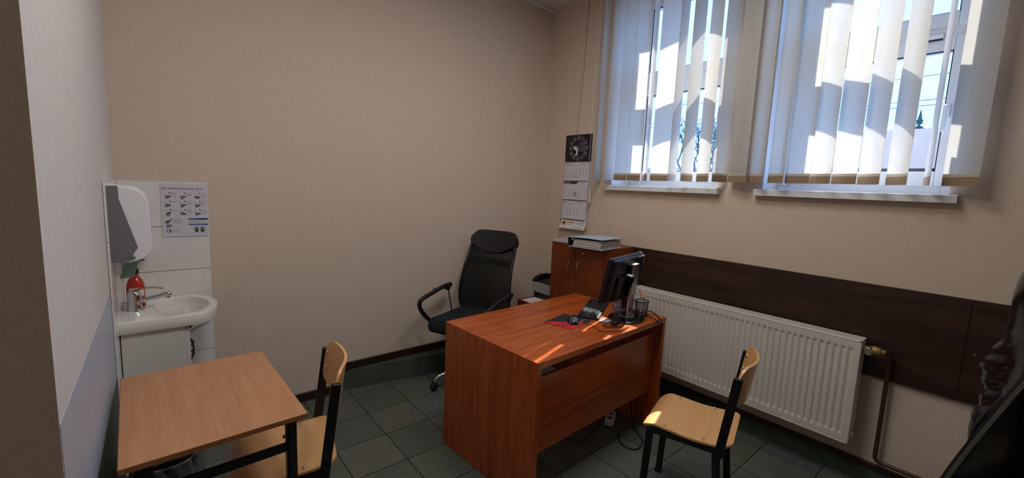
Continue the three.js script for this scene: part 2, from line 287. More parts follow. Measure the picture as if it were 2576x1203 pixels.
// ---- windows: white plastic frames set deep in the wall, each with a transom
const XF = 3.215;
WIN.forEach(([z0, z1], n) => {
  const w = struct(`window_${n + 1}`, n ? 'white plastic window beside the person' : 'white plastic window nearer the wall calendar', 'window');
  const d = 0.075, f = 0.06, x0 = XF, x1 = XF + d;
  const frame = [rspan(x0, x1, WB, WT, z0, z0 + f, 0.004), rspan(x0, x1, WB, WT, z1 - f, z1, 0.004), rspan(x0, x1, WB, WB + f, z0 + f, z1 - f, 0.001), rspan(x0, x1, WT - f, WT, z0 + f, z1 - f, 0.001), rspan(x0, x1, 2.4, 2.47, z0 + f, z1 - f, 0.001)];
  mesh('frame', frame, M.pvc, w);
  mesh('reveal_lining', [span(XW + 0.005, XF + 0.01, WB, WT, z0 - 0.001, z0 + 0.004), span(XW + 0.005, XF + 0.01, WB, WT, z1 - 0.004, z1 + 0.001)], M.white, w);
  for (const [y0, y1, gy0, gy1] of [[WB + 0.05, 2.41, 1.715, 2.34], [2.46, WT - 0.05, 2.53, 3.035]]) {
    const a = z0 + 0.05, b = z1 - (n ? 0.03 : 0.02), g0 = z0 + 0.118, g1 = z1 - (n ? 0.09 : 0.075), s0 = x0 - 0.012, s1 = x1 - 0.012;
    const sash = mesh('sash', [rspan(s0, s1, y0, y1, a, g0, 0.006), rspan(s0, s1, y0, y1, g1, b, 0.006), rspan(s0, s1, y0, gy0, g0, g1, 0.001), rspan(s0, s1, gy1, y1, g0, g1, 0.001)], M.pvc, w);
    mesh('gasket', [span(s0 + 0.004, s0 + 0.02, gy0, gy1, g0 - 0.001, g0 + 0.004), span(s0 + 0.004, s0 + 0.02, gy0, gy1, g1 - 0.004, g1 + 0.001), span(s0 + 0.004, s0 + 0.02, gy0, gy0 + 0.004, g0, g1), span(s0 + 0.004, s0 + 0.02, gy1 - 0.004, gy1, g0, g1)], M.gasket, sash);
    mesh('pane', box(0.004, gy1 - gy0, g1 - g0, s0 + 0.03, (gy0 + gy1) / 2, (g0 + g1) / 2), M.glass, sash);
    if (gy0 < 2) { const hz = n ? z1 - 0.083 : z0 + 0.083; const h = mesh('handle', [rbox(0.012, 0.07, 0.03, 0.005, s0 - 0.006, 2.03, hz), rot(cyl(0.008, 0.008, 0.04), 0, 0, PI / 2).translate(s0 - 0.03, 2.04, hz), rot(rbox(0.016, 0.135, 0.02, 0.006), 0, 0, 0).translate(s0 - 0.05, 1.985, hz)], M.whitePlastic, sash); h.userData.label = 'white lever handle'; }
  }
  if (n) { const l = mesh('tilt_limiter', [rspan(XF - 0.03, XF - 0.012, 2.4, 2.425, z1 - 0.21, z1 - 0.135, 0.003)], M.whitePlastic, w); mesh('limiter_clip', [rspan(XF - 0.034, XF - 0.01, 2.396, 2.428, z1 - 0.214, z1 - 0.207, 0.002), rspan(XF - 0.032, XF - 0.012, 2.395, 2.401, z1 - 0.21, z1 - 0.137, 0.002)], M.gasket, l); }
  const so = 0.028, lip = new THREE.Shape([[-0.045, -0.036], [-0.028, -0.036], [-0.028, -0.026], [-0.001, -0.026], [-0.001, 0.004], [-0.04, 0.004], [-0.045, -0.001]].map((q) => new THREE.Vector2(...q))), sg = extrude(lip, z1 - z0 + 2 * so); sg.translate(XW, WB, z0 - so);
  const sl = mesh('sill', [sg, span(XW - 0.001, XF - 0.001, WB + 0.001, WB + 0.004, z0 + 0.005, z1 - 0.005)], M.sill, w);
  mesh('sill_end_cap', [rspan(XW - 0.047, XW - 0.001, WB - 0.037, WB + 0.006, z0 - so - 0.003, z0 - so - 0.0002, 0.001), rspan(XW - 0.047, XW - 0.001, WB - 0.037, WB + 0.006, z1 + so + 0.0002, z1 + so + 0.003, 0.001)], M.sill, sl);
  mesh('outer_sill', [rspan(XF + d - 0.01, XO + 0.04, WB - 0.02, WB, z0, z1, 0.003)], M.zinc, w);
});
// ---- vertical blind: twenty hanging slats, each turned its own way
{
  const X0 = XW - 0.08, b = thing('vertical_blind', 'cream linen vertical blind hanging across both windows', 'blind', [X0, 1.628, 0]);
  const slats = [[-2.325, -75], [-2.212, -89], [-2.099, -2], [-1.972, -3], [-1.872, -41], [-1.754, 20], [-1.648, -86], [-1.537, 80], [-1.422, -27], [-1.308, 69], [-1.196, -16], [-1.087, -33], [-0.973, -34], [-0.859, -3], [-0.748, -26], [-0.639, -19], [-0.534, -35], [-0.424, -43], [-0.313, -74], [-0.201, -16]];
  const w = 0.127, top = 1.455;
  slats.forEach(([z, deg], k) => {
    const bow = (k % 3 - 1) * 0.004 + 0.003, g = sheet((u, v) => [bow * Math.sin(PI * v) * (1 - u * 0.4) * 1, 0.001 + u * top, (v - 0.5) * w], 6, 6, 0.0012);
    const uv = g.attributes.uv; for (let i = 0; i < uv.count; i++) uv.setXY(i, uv.getY(i) * 0.5 + (k * 0.37 % 1), uv.getX(i) * 1.5 + k * 0.21);
    const s = mesh('slat', g, M.slat, b); s.position.set(0, 0, z); s.rotation.y = deg * PI / 180;
    mesh('weight_pocket', sheet((u, v) => [bow * Math.sin(PI * v) * 0.98 - 0.0022, 0.0 + u * 0.042, (v - 0.5) * (w - 0.002)], 1, 6, 0.0012), M.pocket, s);
    mesh('hem', sheet((u, v) => [bow * Math.sin(PI * v) * 0.98 - 0.0018, 0.0422 + u * 0.014, (v - 0.5) * (w - 0.001)], 1, 6, 0.0008), M.hem, s);
    mesh('hanger_hook', rbox(0.008, 0.03, 0.02, 0.003, 0, top + 0.012, 0), M.whitePlastic, s);
  });
  mesh('head_rail', rspan(-0.025, 0.025, top + 0.025, top + 0.06, -2.42, -0.12, 0.004), M.whitePlastic, b);
  for (const z of [-2.38, -1.27, -0.16]) mesh('bracket', rspan(-0.01, 0.08, top + 0.055, top + 0.07, z - 0.015, z + 0.015, 0.003), M.whitePlastic, b);
  // bottom bead chain links two pairs of slats
  for (const z of [-2.04, -0.92]) mesh('bead_chain', [...Array(7)].map((_, i) => T(new THREE.SphereGeometry(0.0028, 8, 6), 0.0, -0.004 - Math.sin(PI * i / 6) * 0.014, z - 0.025 + i * 0.008)), M.zinc, b);
  // pull cord with its weight at the calendar end
  const cord = mesh('pull_cord', [tube([[0, top + 0.03, -2.41], [-0.01, 0.7, -2.415], [-0.005, -0.06, -2.42]], 0.0013, 20, 6), tube([[0, top + 0.03, -2.4], [-0.005, 0.7, -2.39], [-0.01, 0.05, -2.395], [-0.01, -0.35, -2.41], [-0.01, -0.385, -2.42], [-0.01, -0.35, -2.428], [-0.01, 0.1, -2.42]], 0.0012, 40, 6)], M.whitePlastic, b);
  mesh('cord_weight', rbox(0.02, 0.115, 0.022, 0.006, 0.03, -0.14, -2.425), std({ color: '#e2d8bf', roughness: 0.5 }), b);
}

// ---------------------------------------------------------------- radiator and pipes
{
  const z0 = -1.86, z1 = -0.452, y0 = 0.232, y1 = 0.812, r = thing('radiator', 'long white panel radiator with vertical ribs and slotted top grille', 'radiator', [XW, y0, 0]);
  const xf = -0.147, xb = -0.05, H = y1 - y0, n = 42, pitch = (z1 - z0 - 0.05) / n;
  // embossed front: ribs pressed into a sheet, fading out short of the top and bottom
  const emb = (u, v) => { const y = u * (H - 0.012) + 0.006, z = z0 + 0.012 + v * (z1 - z0 - 0.024), k = (z - z0 - 0.025) / pitch, fr = k - Math.floor(k); const ends = Math.min(1, Math.max(0, Math.min((y - 0.045) / 0.012, (H - 0.045 - y) / 0.012))), inside = k > 0 && k < n ? 1 : 0; const wave = Math.max(0, Math.min(1, (Math.cos(2 * PI * (fr - 0.5)) + 0.35) * 1.6)); return [xf + 0.0075 * wave * ends * inside, y, z]; };
  const ys = [0, 0.04, 0.07, 0.078, 0.09, 0.1, 0.3, 0.5, 0.7, 0.9, 0.91, 0.922, 0.93, 0.96, 1];
  const gz = n * 8, g0 = new THREE.BufferGeometry(), pos = [], idx = [];
  ys.forEach((u) => { for (let j = 0; j <= gz; j++) pos.push(...emb(u, j / gz)); });
  for (let i = 0; i < ys.length - 1; i++) for (let j = 0; j < gz; j++) { const a = i * (gz + 1) + j, b = a + 1, c = a + gz + 1, d = c + 1; idx.push(a, b, c, b, d, c); }
  g0.setAttribute('position', new THREE.Float32BufferAttribute(pos, 3)); g0.setIndex(idx); g0.computeVertexNormals();
  mesh('front_panel', [g0], Object.assign(M.enamel.clone(), { side: THREE.DoubleSide }), r);
  mesh('rear_panel', rspan(xb - 0.012, xb, 0.006, H - 0.006, z0 + 0.01, z1 - 0.01, 0.004), M.enamel, r);
  mesh('front_flange', [rspan(xf - 0.001, xf + 0.014, 0, 0.008, z0, z1, 0.003), rspan(xf - 0.001, xf + 0.014, H - 0.01, H, z0, z1, 0.003), rspan(xf - 0.001, xf + 0.014, 0, H, z0, z0 + 0.013, 0.003), rspan(xf - 0.001, xf + 0.014, 0, H, z1 - 0.013, z1, 0.003)], M.enamel, r);
  for (const z of [z0, z1 - 0.004]) mesh('side_cover', rspan(xf + 0.012, xb + 0.004, 0.012, H, z, z + 0.004, 0.0015), M.enamel, r);
  const gr = [span(xf + 0.012, xf + 0.022, H - 0.006, H, z0, z1), span(xb - 0.012, xb + 0.004, H - 0.006, H, z0, z1)];
  for (let z = z0 + 0.01; z < z1 - 0.006; z += 0.0125) gr.push(span(xf + 0.02, xb - 0.01, H - 0.005, H - 0.001, z, z + 0.005));
  for (const x of [xf + 0.04, xf + 0.06]) gr.push(span(x, x + 0.004, H - 0.006, H, z0, z1));
  mesh('top_grille', gr, M.enamel, r);
  mesh('fin_pack', [...Array(44)].map((_, k) => span(xf + 0.02, xb - 0.016, 0.04, H - 0.03, z0 + 0.03 + k * 0.0313, z0 + 0.031 + k * 0.0313)), M.enamel, r);
  for (const z of [z0 + 0.2, z1 - 0.2]) mesh('wall_bracket', rspan(xb, -0.02, 0.1, 0.5, z - 0.012, z + 0.012, 0.002), M.zinc, r);
  mesh('air_plug', rot(cyl(0.012, 0.012, 0.012, 0, 0, 0, 6), PI / 2).translate(-0.1, 0.045, z1 + 0.006), M.enamel, r);
  const v = mesh('valve_body', [rot(cyl(0.016, 0.014, 0.05), PI / 2).translate(-0.1, 0.535, z1 + 0.025), rot(lathe([[0, -0.025], [0.02, -0.025], [0.024, -0.01], [0.022, 0.012], [0.016, 0.02], [0, 0.02]], 16), PI / 2).translate(-0.1, 0.535, z1 + 0.055)], std({ color: '#a98a58', roughness: 0.5, metalness: 0.5 }), r);
  mesh('valve_cap', rot(lathe([[0, 0], [0.019, 0], [0.021, 0.006], [0.021, 0.02], [0.017, 0.026], [0.013, 0.022], [0, 0.022]], 24), 0, 0, PI / 2).translate(-0.112, 0.53, z1 + 0.028), M.chrome, v);
  const p = thing('heating_pipe', 'dark brown painted heating pipe running down from the radiator valve to the skirting', 'pipe', [XW, 0, 0]);
  mesh('riser', [tube([[-0.1, 0.767, z1 + 0.075], [-0.095, 0.768, z1 + 0.09], [-0.06, 0.765, z1 + 0.102], [-0.045, 0.745, z1 + 0.104], [-0.042, 0.6, z1 + 0.104], [-0.042, 0.3, z1 + 0.104], [-0.042, 0.185, z1 + 0.104], [-0.042, 0.162, z1 + 0.112], [-0.042, 0.155, z1 + 0.135]], 0.0105, 80, 12), tube([[-0.042, 0.155, z1 + 0.13], [-0.042, 0.155, z1 + 0.5], [-0.042, 0.155, 1.5]], 0.0105, 20, 12)], M.brownPipe, p);
  mesh('union_nut', rot(cyl(0.016, 0.016, 0.022, 0, 0, 0, 6), PI / 2).translate(-0.1, 0.767, z1 + 0.08), std({ color: '#8a6a3c', roughness: 0.5, metalness: 0.4 }), p);
  for (const z of [z1 + 0.3, 0.6]) mesh('pipe_clip', span(-0.045, -0.021, 0.14, 0.15, z, z + 0.015), M.zinc, p);
}
// ---------------------------------------------------------------- cable down the wall, calendar
{
  const y = (q) => q, c = mesh('wall_cable', [tube([[XW - 0.006, 3.17, -2.60], [XW - 0.005, 2.7, -2.615], [XW - 0.005, 2.3, -2.635], [XW - 0.005, 2.0, -2.66], [XW - 0.005, 1.75, -2.7], [XW - 0.005, 1.5, -2.775], [XW - 0.005, 1.3, -2.795], [XW - 0.01, 1.13, -2.8], [XW - 0.03, 1.108, -2.75]], 0.0032, 80, 8)], std({ color: '#bfa892', roughness: 0.6 }));
  tag(c, 'thin brown cable running down the wall behind the calendar', 'cable');
  const cal = thing('wall_calendar', 'long three month wall calendar with a dark clock picture on top', 'calendar', [XW - 0.004, 2.03, -2.622]);
  const face = (name, w, h, ytop, zoff, draw, lean = 0, rows = 8) => { // a card facing the room: u runs towards +z
    const t = canvasTex(Math.round(w * 1700), Math.round(h * 1700), draw), g = sheet((u, v) => [-zoff - lean * u * u, ytop - u * h, (v - 0.5) * w], rows, 1, 0.0016);
    const uv = g.attributes.uv; for (let i = 0; i < uv.count; i++) uv.setXY(i, uv.getY(i), 1 - uv.getX(i));
    return mesh(name, g, std({ map: t, roughness: 0.5 }), cal);
  };
  mesh('backing_card', sheet((u, v) => [-0.002 - 0.02 * Math.max(0, u - 0.72), -u * 0.84, (v - 0.5) * 0.3], 10, 1, 0.001), std({ color: '#d9d6d4', roughness: 0.7 }), cal);
  face('picture', 0.31, 0.24, 0, 0.005, (x, w, h) => {
    const gr = noise2(71); for (let i = 0; i < w; i += 4) for (let j = 0; j < h; j += 4) { const k = 14 + 60 * Math.max(0, gr(i / 40, j / 40) - 0.42); x.fillStyle = `rgb(${k * 0.9},${k},${k * 1.25})`; x.fillRect(i, j, 4, 4); }
    const cx = w * 0.5, cy = h * 0.5, r = h * 0.44; x.strokeStyle = '#0a0b10'; x.lineWidth = h * 0.17; x.beginPath(); x.arc(cx, cy, r * 0.86, 0, 2 * PI); x.stroke();
    const num = ['XII', 'I', 'II', 'III', 'IIII', 'V', 'VI', 'VII', 'VIII', 'IX', 'X', 'XI'];
    num.forEach((t, k) => { const a = k * PI / 6; x.save(); x.translate(cx + Math.sin(a) * r * 0.87, cy - Math.cos(a) * r * 0.87); x.rotate(a); x.strokeStyle = '#c9ccd4'; x.lineWidth = 3.5; x.strokeRect(-h * 0.06, -h * 0.065, h * 0.12, h * 0.13); x.fillStyle = '#c9ccd4'; x.font = `bold ${h * 0.075}px serif`; x.textAlign = 'center'; x.textBaseline = 'middle'; x.fillText(t, 0, 0); x.restore(); });
    x.fillStyle = '#3a4354'; x.beginPath(); x.arc(cx + r * 0.25, cy - r * 0.05, r * 0.4, 0, 2 * PI); x.fill();
    x.strokeStyle = '#a9b4c6'; x.lineWidth = 5; for (let k = 0; k < 9; k++) { const a = 0.25 + k * 0.22; x.beginPath(); x.moveTo(cx + r * 0.1 + Math.sin(a) * r * 0.42, cy - Math.cos(a) * r * 0.5); x.lineTo(cx + r * 0.1 + Math.sin(a) * r * 0.55, cy - Math.cos(a) * r * 0.62); x.stroke(); }
    x.fillStyle = '#e8ecf2'; x.beginPath(); x.moveTo(cx - r * 0.6, cy - r * 0.1); x.quadraticCurveTo(cx - r * 0.2, cy - r * 0.35, cx - r * 0.05, cy); x.quadraticCurveTo(cx, cy + r * 0.3, cx - r * 0.12, cy + r * 0.62); x.lineTo(cx - r * 0.4, cy + r * 0.6); x.quadraticCurveTo(cx - r * 0.1, cy + r * 0.35, cx - r * 0.25, cy + r * 0.18); x.quadraticCurveTo(cx - r * 0.5, cy + r * 0.1, cx - r * 0.6, cy - r * 0.1); x.fill();
    x.fillStyle = '#c8793a'; x.beginPath(); x.ellipse(cx - r * 0.2, cy - r * 0.08, r * 0.2, r * 0.07, 0.3, 0, 2 * PI); x.fill();
  });
  const month = (name, ylo, zoff, first, days, dark, mark) => (x, w, h) => {
    x.fillStyle = '#e2dee6'; x.fillRect(0, 0, w, h); x.strokeStyle = '#b9b4bd'; x.lineWidth = 3; x.strokeRect(1, 1, w - 2, h - 2);
    if (dark) { x.fillStyle = '#3c3a42'; x.beginPath(); x.moveTo(0, 0); x.lineTo(w * 0.62, 0); x.lineTo(w * 0.52, h * 0.14); x.lineTo(0, h * 0.14); x.fill(); } else { x.strokeStyle = '#8d8893'; x.lineWidth = 4; x.beginPath(); x.moveTo(0, h * 0.18); x.lineTo(w * 0.5, h * 0.18); x.lineTo(w * 0.62, h * 0.03); x.lineTo(w, h * 0.03); x.stroke(); }
    x.fillStyle = dark ? '#d7d4da' : '#5b5763'; x.font = `bold ${h * 0.1}px sans-serif`; x.fillText(name, w * 0.04, h * 0.115); x.fillStyle = '#8a8590'; x.font = `${h * 0.13}px serif`; x.fillText('2023', w * 0.68, h * 0.16);
    x.font = `${h * 0.115}px sans-serif`; x.textAlign = 'center';
    for (let d = 1; d <= days; d++) { const k = d - 1 + first, col = k % 7, row = Math.floor(k / 7), px = w * (0.1 + col * 0.135), py = h * (0.38 + row * 0.118); x.fillStyle = col > 4 ? '#b98a92' : '#6d6976'; if (d === mark) { x.fillStyle = '#a11c3c'; x.fillRect(px - w * 0.055, py - h * 0.115, w * 0.11, h * 0.15); x.fillStyle = '#eadfe4'; x.fillRect(px - w * 0.036, py - h * 0.085, w * 0.072, h * 0.09); x.fillStyle = '#a11c3c'; } x.fillText(String(d), px, py); }
    x.textAlign = 'left';
  };
  face('month_pad', 0.295, 0.165, -0.246, 0.012, month('Marzec', 0, 0, 2, 31), 0.004);
  face('month_pad', 0.295, 0.165, -0.418, 0.014, month('Kwiecień', 0, 0, 5, 30, true, 20), 0.006);
  face('month_pad', 0.295, 0.165, -0.594, 0.018, month('Maj', 0, 0, 0, 31), 0.01);
  face('advert_strip', 0.305, 0.095, -0.755, 0.012, (x, w, h) => { x.fillStyle = '#e9e6e6'; x.fillRect(0, 0, w, h); x.strokeStyle = '#4b4852'; x.lineWidth = 4; const q = (x0, x1, y, l = 4) => { x.lineWidth = l; x.beginPath(); for (let a = x0; a < x1; a += 5) x.lineTo(w * 0 + a, y + ((a * 7) % 11 - 5) * 0.6); x.stroke(); }; q(w * 0.06, w * 0.96, h * 0.14, 6); q(w * 0.62, w * 0.95, h * 0.42); q(w * 0.68, w * 0.95, h * 0.56); q(w * 0.3, w * 0.48, h * 0.62); q(w * 0.55, w * 0.95, h * 0.8); q(w * 0.6, w * 0.95, h * 0.92); x.strokeStyle = '#9a8c2c'; q(w * 0.27, w * 0.56, h * 0.42, 12); x.fillStyle = '#e6c11e'; x.beginPath(); x.ellipse(w * 0.17, h * 0.5, w * 0.075, h * 0.2, 0, 0, 2 * PI); x.fill(); x.fillStyle = '#b42a2a'; x.beginPath(); x.ellipse(w * 0.12, h * 0.58, w * 0.05, h * 0.12, 0.5, 0, 2 * PI); x.fill(); x.fillStyle = '#20242e'; x.beginPath(); x.ellipse(w * 0.12, h * 0.46, w * 0.05, h * 0.08, 0.2, 0, 2 * PI); x.fill(); }, 0.03);
}
// ---------------------------------------------------------------- cabinet, binder and papers
{
  const x0 = 2.545, z0 = -2.505, z1 = -1.963, D = 2.928 - x0, Wd = z1 - z0, H = 1.1;
  const c = thing('cabinet', 'brown cherry veneer two door office cabinet in the corner', 'cabinet', [x0, 0, z0]);
  const wd = (g, grain) => metricUV(clean(g), grain);
  mesh('side_panel', [wd(rspan(0.019, D, 0.06, H - 0.022, 0, 0.018, 0.0015), 'y')], M.cherry2, c);
  mesh('side_panel', [wd(rspan(0.019, D, 0.06, H - 0.022, Wd - 0.018, Wd, 0.0015), 'y')], M.cherry2, c);
  mesh('back_panel', [wd(rspan(D - 0.008, D, 0.06, H - 0.022, 0.018, Wd - 0.018, 0.001), 'y')], M.cherry2, c);
  mesh('plinth', [wd(rspan(0.03, D, 0, 0.06, 0.005, Wd - 0.005, 0.0015), 'z')], M.cherry2, c);
  mesh('top_board', [wd(rspan(0, D, H - 0.022, H, 0, Wd, 0.002), 'z')], M.cherry2, c);
  mesh('shelf', [wd(rspan(0.03, D - 0.01, 0.5, 0.52, 0.02, Wd - 0.02, 0.001), 'z')], M.cherry2, c);
  const mid = Wd / 2;
  [[0.003, mid - 0.0015, mid - 0.05], [mid + 0.0015, Wd - 0.003, mid + 0.045]].forEach(([a, b, hz], k) => {
    const d = mesh('door', [wd(rspan(0, 0.018, 0.062, H - 0.025, a, b, 0.0015), 'y')], M.cherry2, c);
    mesh('handle', [tube([[0, 0.865, hz], [-0.018, 0.872, hz], [-0.028, 0.9, hz], [-0.03, 0.92, hz], [-0.028, 0.94, hz], [-0.018, 0.968, hz], [0, 0.975, hz]], 0.0045, 30, 8)], M.steel, d);
    if (k) { mesh('lock', [rot(lathe([[0, 0.004], [0.005, 0.004], [0.007, 0.006], [0.01, 0.004], [0.01, 0], [0, 0]], 20), 0, 0, PI / 2).translate(0, 1.045, hz + 0.035)], M.steel, d); }
  });
  // grey-blue lever arch binder, lid sprung a little open
  const b = thing('ring_binder', 'grey blue lever arch binder stuffed with paper lying on the cabinet', 'binder', [2.62, 1.1, -2.09], 0.14);
  const cover = std({ color: '#b7c4ca', roughness: 0.55 }), inner = std({ color: '#33362f', roughness: 0.7 });
  mesh('lower_cover', rspan(-0.16, 0.16, 0, 0.003, -0.16, 0.135, 0.001), cover, b);
  mesh('spine', [rspan(-0.16, 0.155, 0, 0.073, -0.163, -0.16, 0.001)], inner, b);
  mesh('upper_cover', sheet((u, v) => [-0.165 + u * 0.325, 0.073 + 0.004 * Math.sin(PI * v) + 0.006 * v - 0.004 * u, -0.163 + v * 0.305], 6, 6, 0.003), cover, b);
  mesh('lever', [tube([[-0.05, 0.004, -0.13], [-0.05, 0.06, -0.13], [-0.05, 0.066, -0.11], [-0.05, 0.06, -0.09], [-0.05, 0.004, -0.09]], 0.002, 30, 6), ], M.chrome, b); mesh('lever_clip', rbox(0.02, 0.012, 0.03, 0.003, -0.15, 0.062, -0.12), M.chrome, b);
  let y = 0.004; for (let k = 0; k < 9; k++) { const h = R(0.0058, 0.0068), dx = R(-0.006, 0.004), dz = R(-0.005, 0.008); mesh('paper_bundle', sheet((u, v) => [-0.152 + dx + u * 0.3, y + h / 2 + 0.0016 * Math.sin(u * 5 + k) * v, -0.118 + dz + v * 0.24], 6, 4, h * 0.86), std({ color: ['#d6d3d0', '#c9c6c2', '#dddad9'][k % 3], roughness: 0.9 }), b); y += h; }
  const p = thing('document_sleeve', 'loose printed sheets in a clear plastic sleeve beside the binder', 'papers', [2.72, 1.1, -2.405], 0.08);
  mesh('sheet', sheet((u, v) => [-0.17 + u * 0.3, 0.006 + 0.01 * u, -0.1 + v * 0.2], 4, 4, 0.004), M.paper, p);
  mesh('sheet', sheet((u, v) => [-0.16 + u * 0.28, 0.016 + 0.008 * u * v, -0.105 + v * 0.2], 4, 4, 0.002), M.paper, p);
  mesh('plastic_sleeve', sheet((u, v) => [-0.145 + u * 0.3, 0.021 + 0.03 * u * u * (0.6 + 0.4 * v), -0.11 + v * 0.22], 8, 6, 0.0008), phys({ color: '#e6e2e0', roughness: 0.25, transmission: 0.75, thickness: 0 }), p);
}
// ---------------------------------------------------------------- drawer pedestal, printer
{
  const p = thing('drawer_pedestal', 'low brown drawer unit under the printer', 'drawer unit', [2.475, 0, -2.84]), wd = (g, grain) => metricUV(clean(g), grain);
  mesh('body', [wd(rspan(0.02, 0.45, 0.02, 0.512, 0, 0.33, 0.002), 'y')], M.cherry2, p);
  mesh('top', [wd(rspan(0, 0.452, 0.512, 0.53, 0, 0.33, 0.002), 'z')], M.cherry2, p);
  for (let k = 0; k < 3; k++) { const d = mesh('drawer', [wd(rspan(0, 0.019, 0.035 + k * 0.16, 0.188 + k * 0.16, 0.004, 0.326, 0.002), 'z')], M.cherry2, p); mesh('handle', [tube([[0, 0.11 + k * 0.16, 0.12], [-0.02, 0.11 + k * 0.16, 0.125], [-0.02, 0.11 + k * 0.16, 0.205], [0, 0.11 + k * 0.16, 0.21]], 0.004, 20, 8, 0.1)], M.steel, d); }
  for (const x of [0.06, 0.4]) for (const z of [0.05, 0.28]) mesh('castor', rot(cyl(0.012, 0.012, 0.02), PI / 2).translate(x, 0.012, z), M.blackPlastic, p);
  const r = thing('printer', 'small grey laser printer with black top beside the cabinet', 'printer', [2.64, 0.53, -2.83]);
  mesh('body', [rspan(0.02, 0.285, 0.0, 0.15, 0, 0.31, 0.01), rspan(0.0, 0.05, 0.058, 0.15, 0.012, 0.3, 0.008)], M.printerGrey, r);
  mesh('front_flap', rspan(-0.004, 0.004, 0.066, 0.145, 0.016, 0.295, 0.003), M.printerGrey, r);
  mesh('paper_slot', rspan(0.012, 0.05, 0.006, 0.056, 0.02, 0.29, 0.004), M.blackPlastic, r);
  const top = new THREE.Shape([[0, 0.15], [0.285, 0.15], [0.285, 0.175], [0.2, 0.207], [0.1, 0.212], [0.03, 0.19], [0, 0.165]].map((q) => new THREE.Vector2(...q)));
  mesh('lid', [extrude(top, 0.04, 0), T(extrude(top, 0.04, 0), 0, 0, 0.27), rspan(0.2, 0.285, 0.15, 0.19, 0.03, 0.29, 0.006), rot(rspan(0.0, 0.22, 0, 0.008, 0.035, 0.275, 0.003), 0, 0, 0.12).translate(0.01, 0.15, 0)], M.blackPlastic, r);
  mesh('paper_guide', rot(rbox(0.03, 0.012, 0.02, 0.004), 0, 0, 0.2).translate(0.12, 0.185, 0.17), M.darkGrey, r);
  const s = thing('paper_sheet', 'blank white sheet of paper on the drawer unit in front of the printer', 'paper', [2.575, 0.531, -2.67]);
  mesh('page', sheet((u, v) => [-0.09 + u * 0.18, 0.0012 + 0.003 * Math.sin(u * 3), -0.12 + v * 0.25], 4, 2, 0.0012), M.paper, s);
}
// ---------------------------------------------------------------- desk
const DESK = { x: 1.862, z: -1.717, turn: 0.05, L: 1.185, D: 0.745, H: 0.75 };
const onDesk = (x, z) => { const c = Math.cos(DESK.turn), s = Math.sin(DESK.turn), dx = x - DESK.x, dz = z - DESK.z; return [dx * c - dz * s, dx * s + dz * c]; };
{
  const { L, D, H } = DESK, d = thing('office_desk', 'brown cherry veneer office desk with solid side panels', 'desk', [DESK.x, 0, DESK.z], DESK.turn), wd = (g, grain) => metricUV(clean(g), grain), t = 0.028;
  mesh('desktop', [wd(rspan(-L / 2, L / 2, H - 0.032, H, -D / 2, D / 2, 0.002), 'x')], M.cherry, d);
  mesh('side_panel', [wd(rspan(-L / 2 + 0.001, -L / 2 + t, 0, H - 0.032, -D / 2 + 0.001, D / 2 - 0.001, 0.002), 'y')], M.cherry, d);
  mesh('side_panel', [wd(rspan(L / 2 - t, L / 2 - 0.001, 0, H - 0.032, -D / 2 + 0.001, D / 2 - 0.001, 0.002), 'y')], M.cherry, d);
  mesh('modesty_panel', [wd(rspan(-L / 2 + t, L / 2 - t, 0.245, 0.64, D / 2 - 0.075, D / 2 - 0.057, 0.0015), 'x')], M.cherry, d);
  for (const [y, z] of [[0.62, -0.12], [0.58, 0.18], [0.4, 0.3], [0.24, 0.27], [0.3, -0.3]]) mesh('screw_cap', rot(cyl(0.005, 0.005, 0.0012, 0, 0, 0, 12), 0, 0, PI / 2).translate(-L / 2, y, z), std({ color: '#b98a5c', roughness: 0.5 }), d);
}
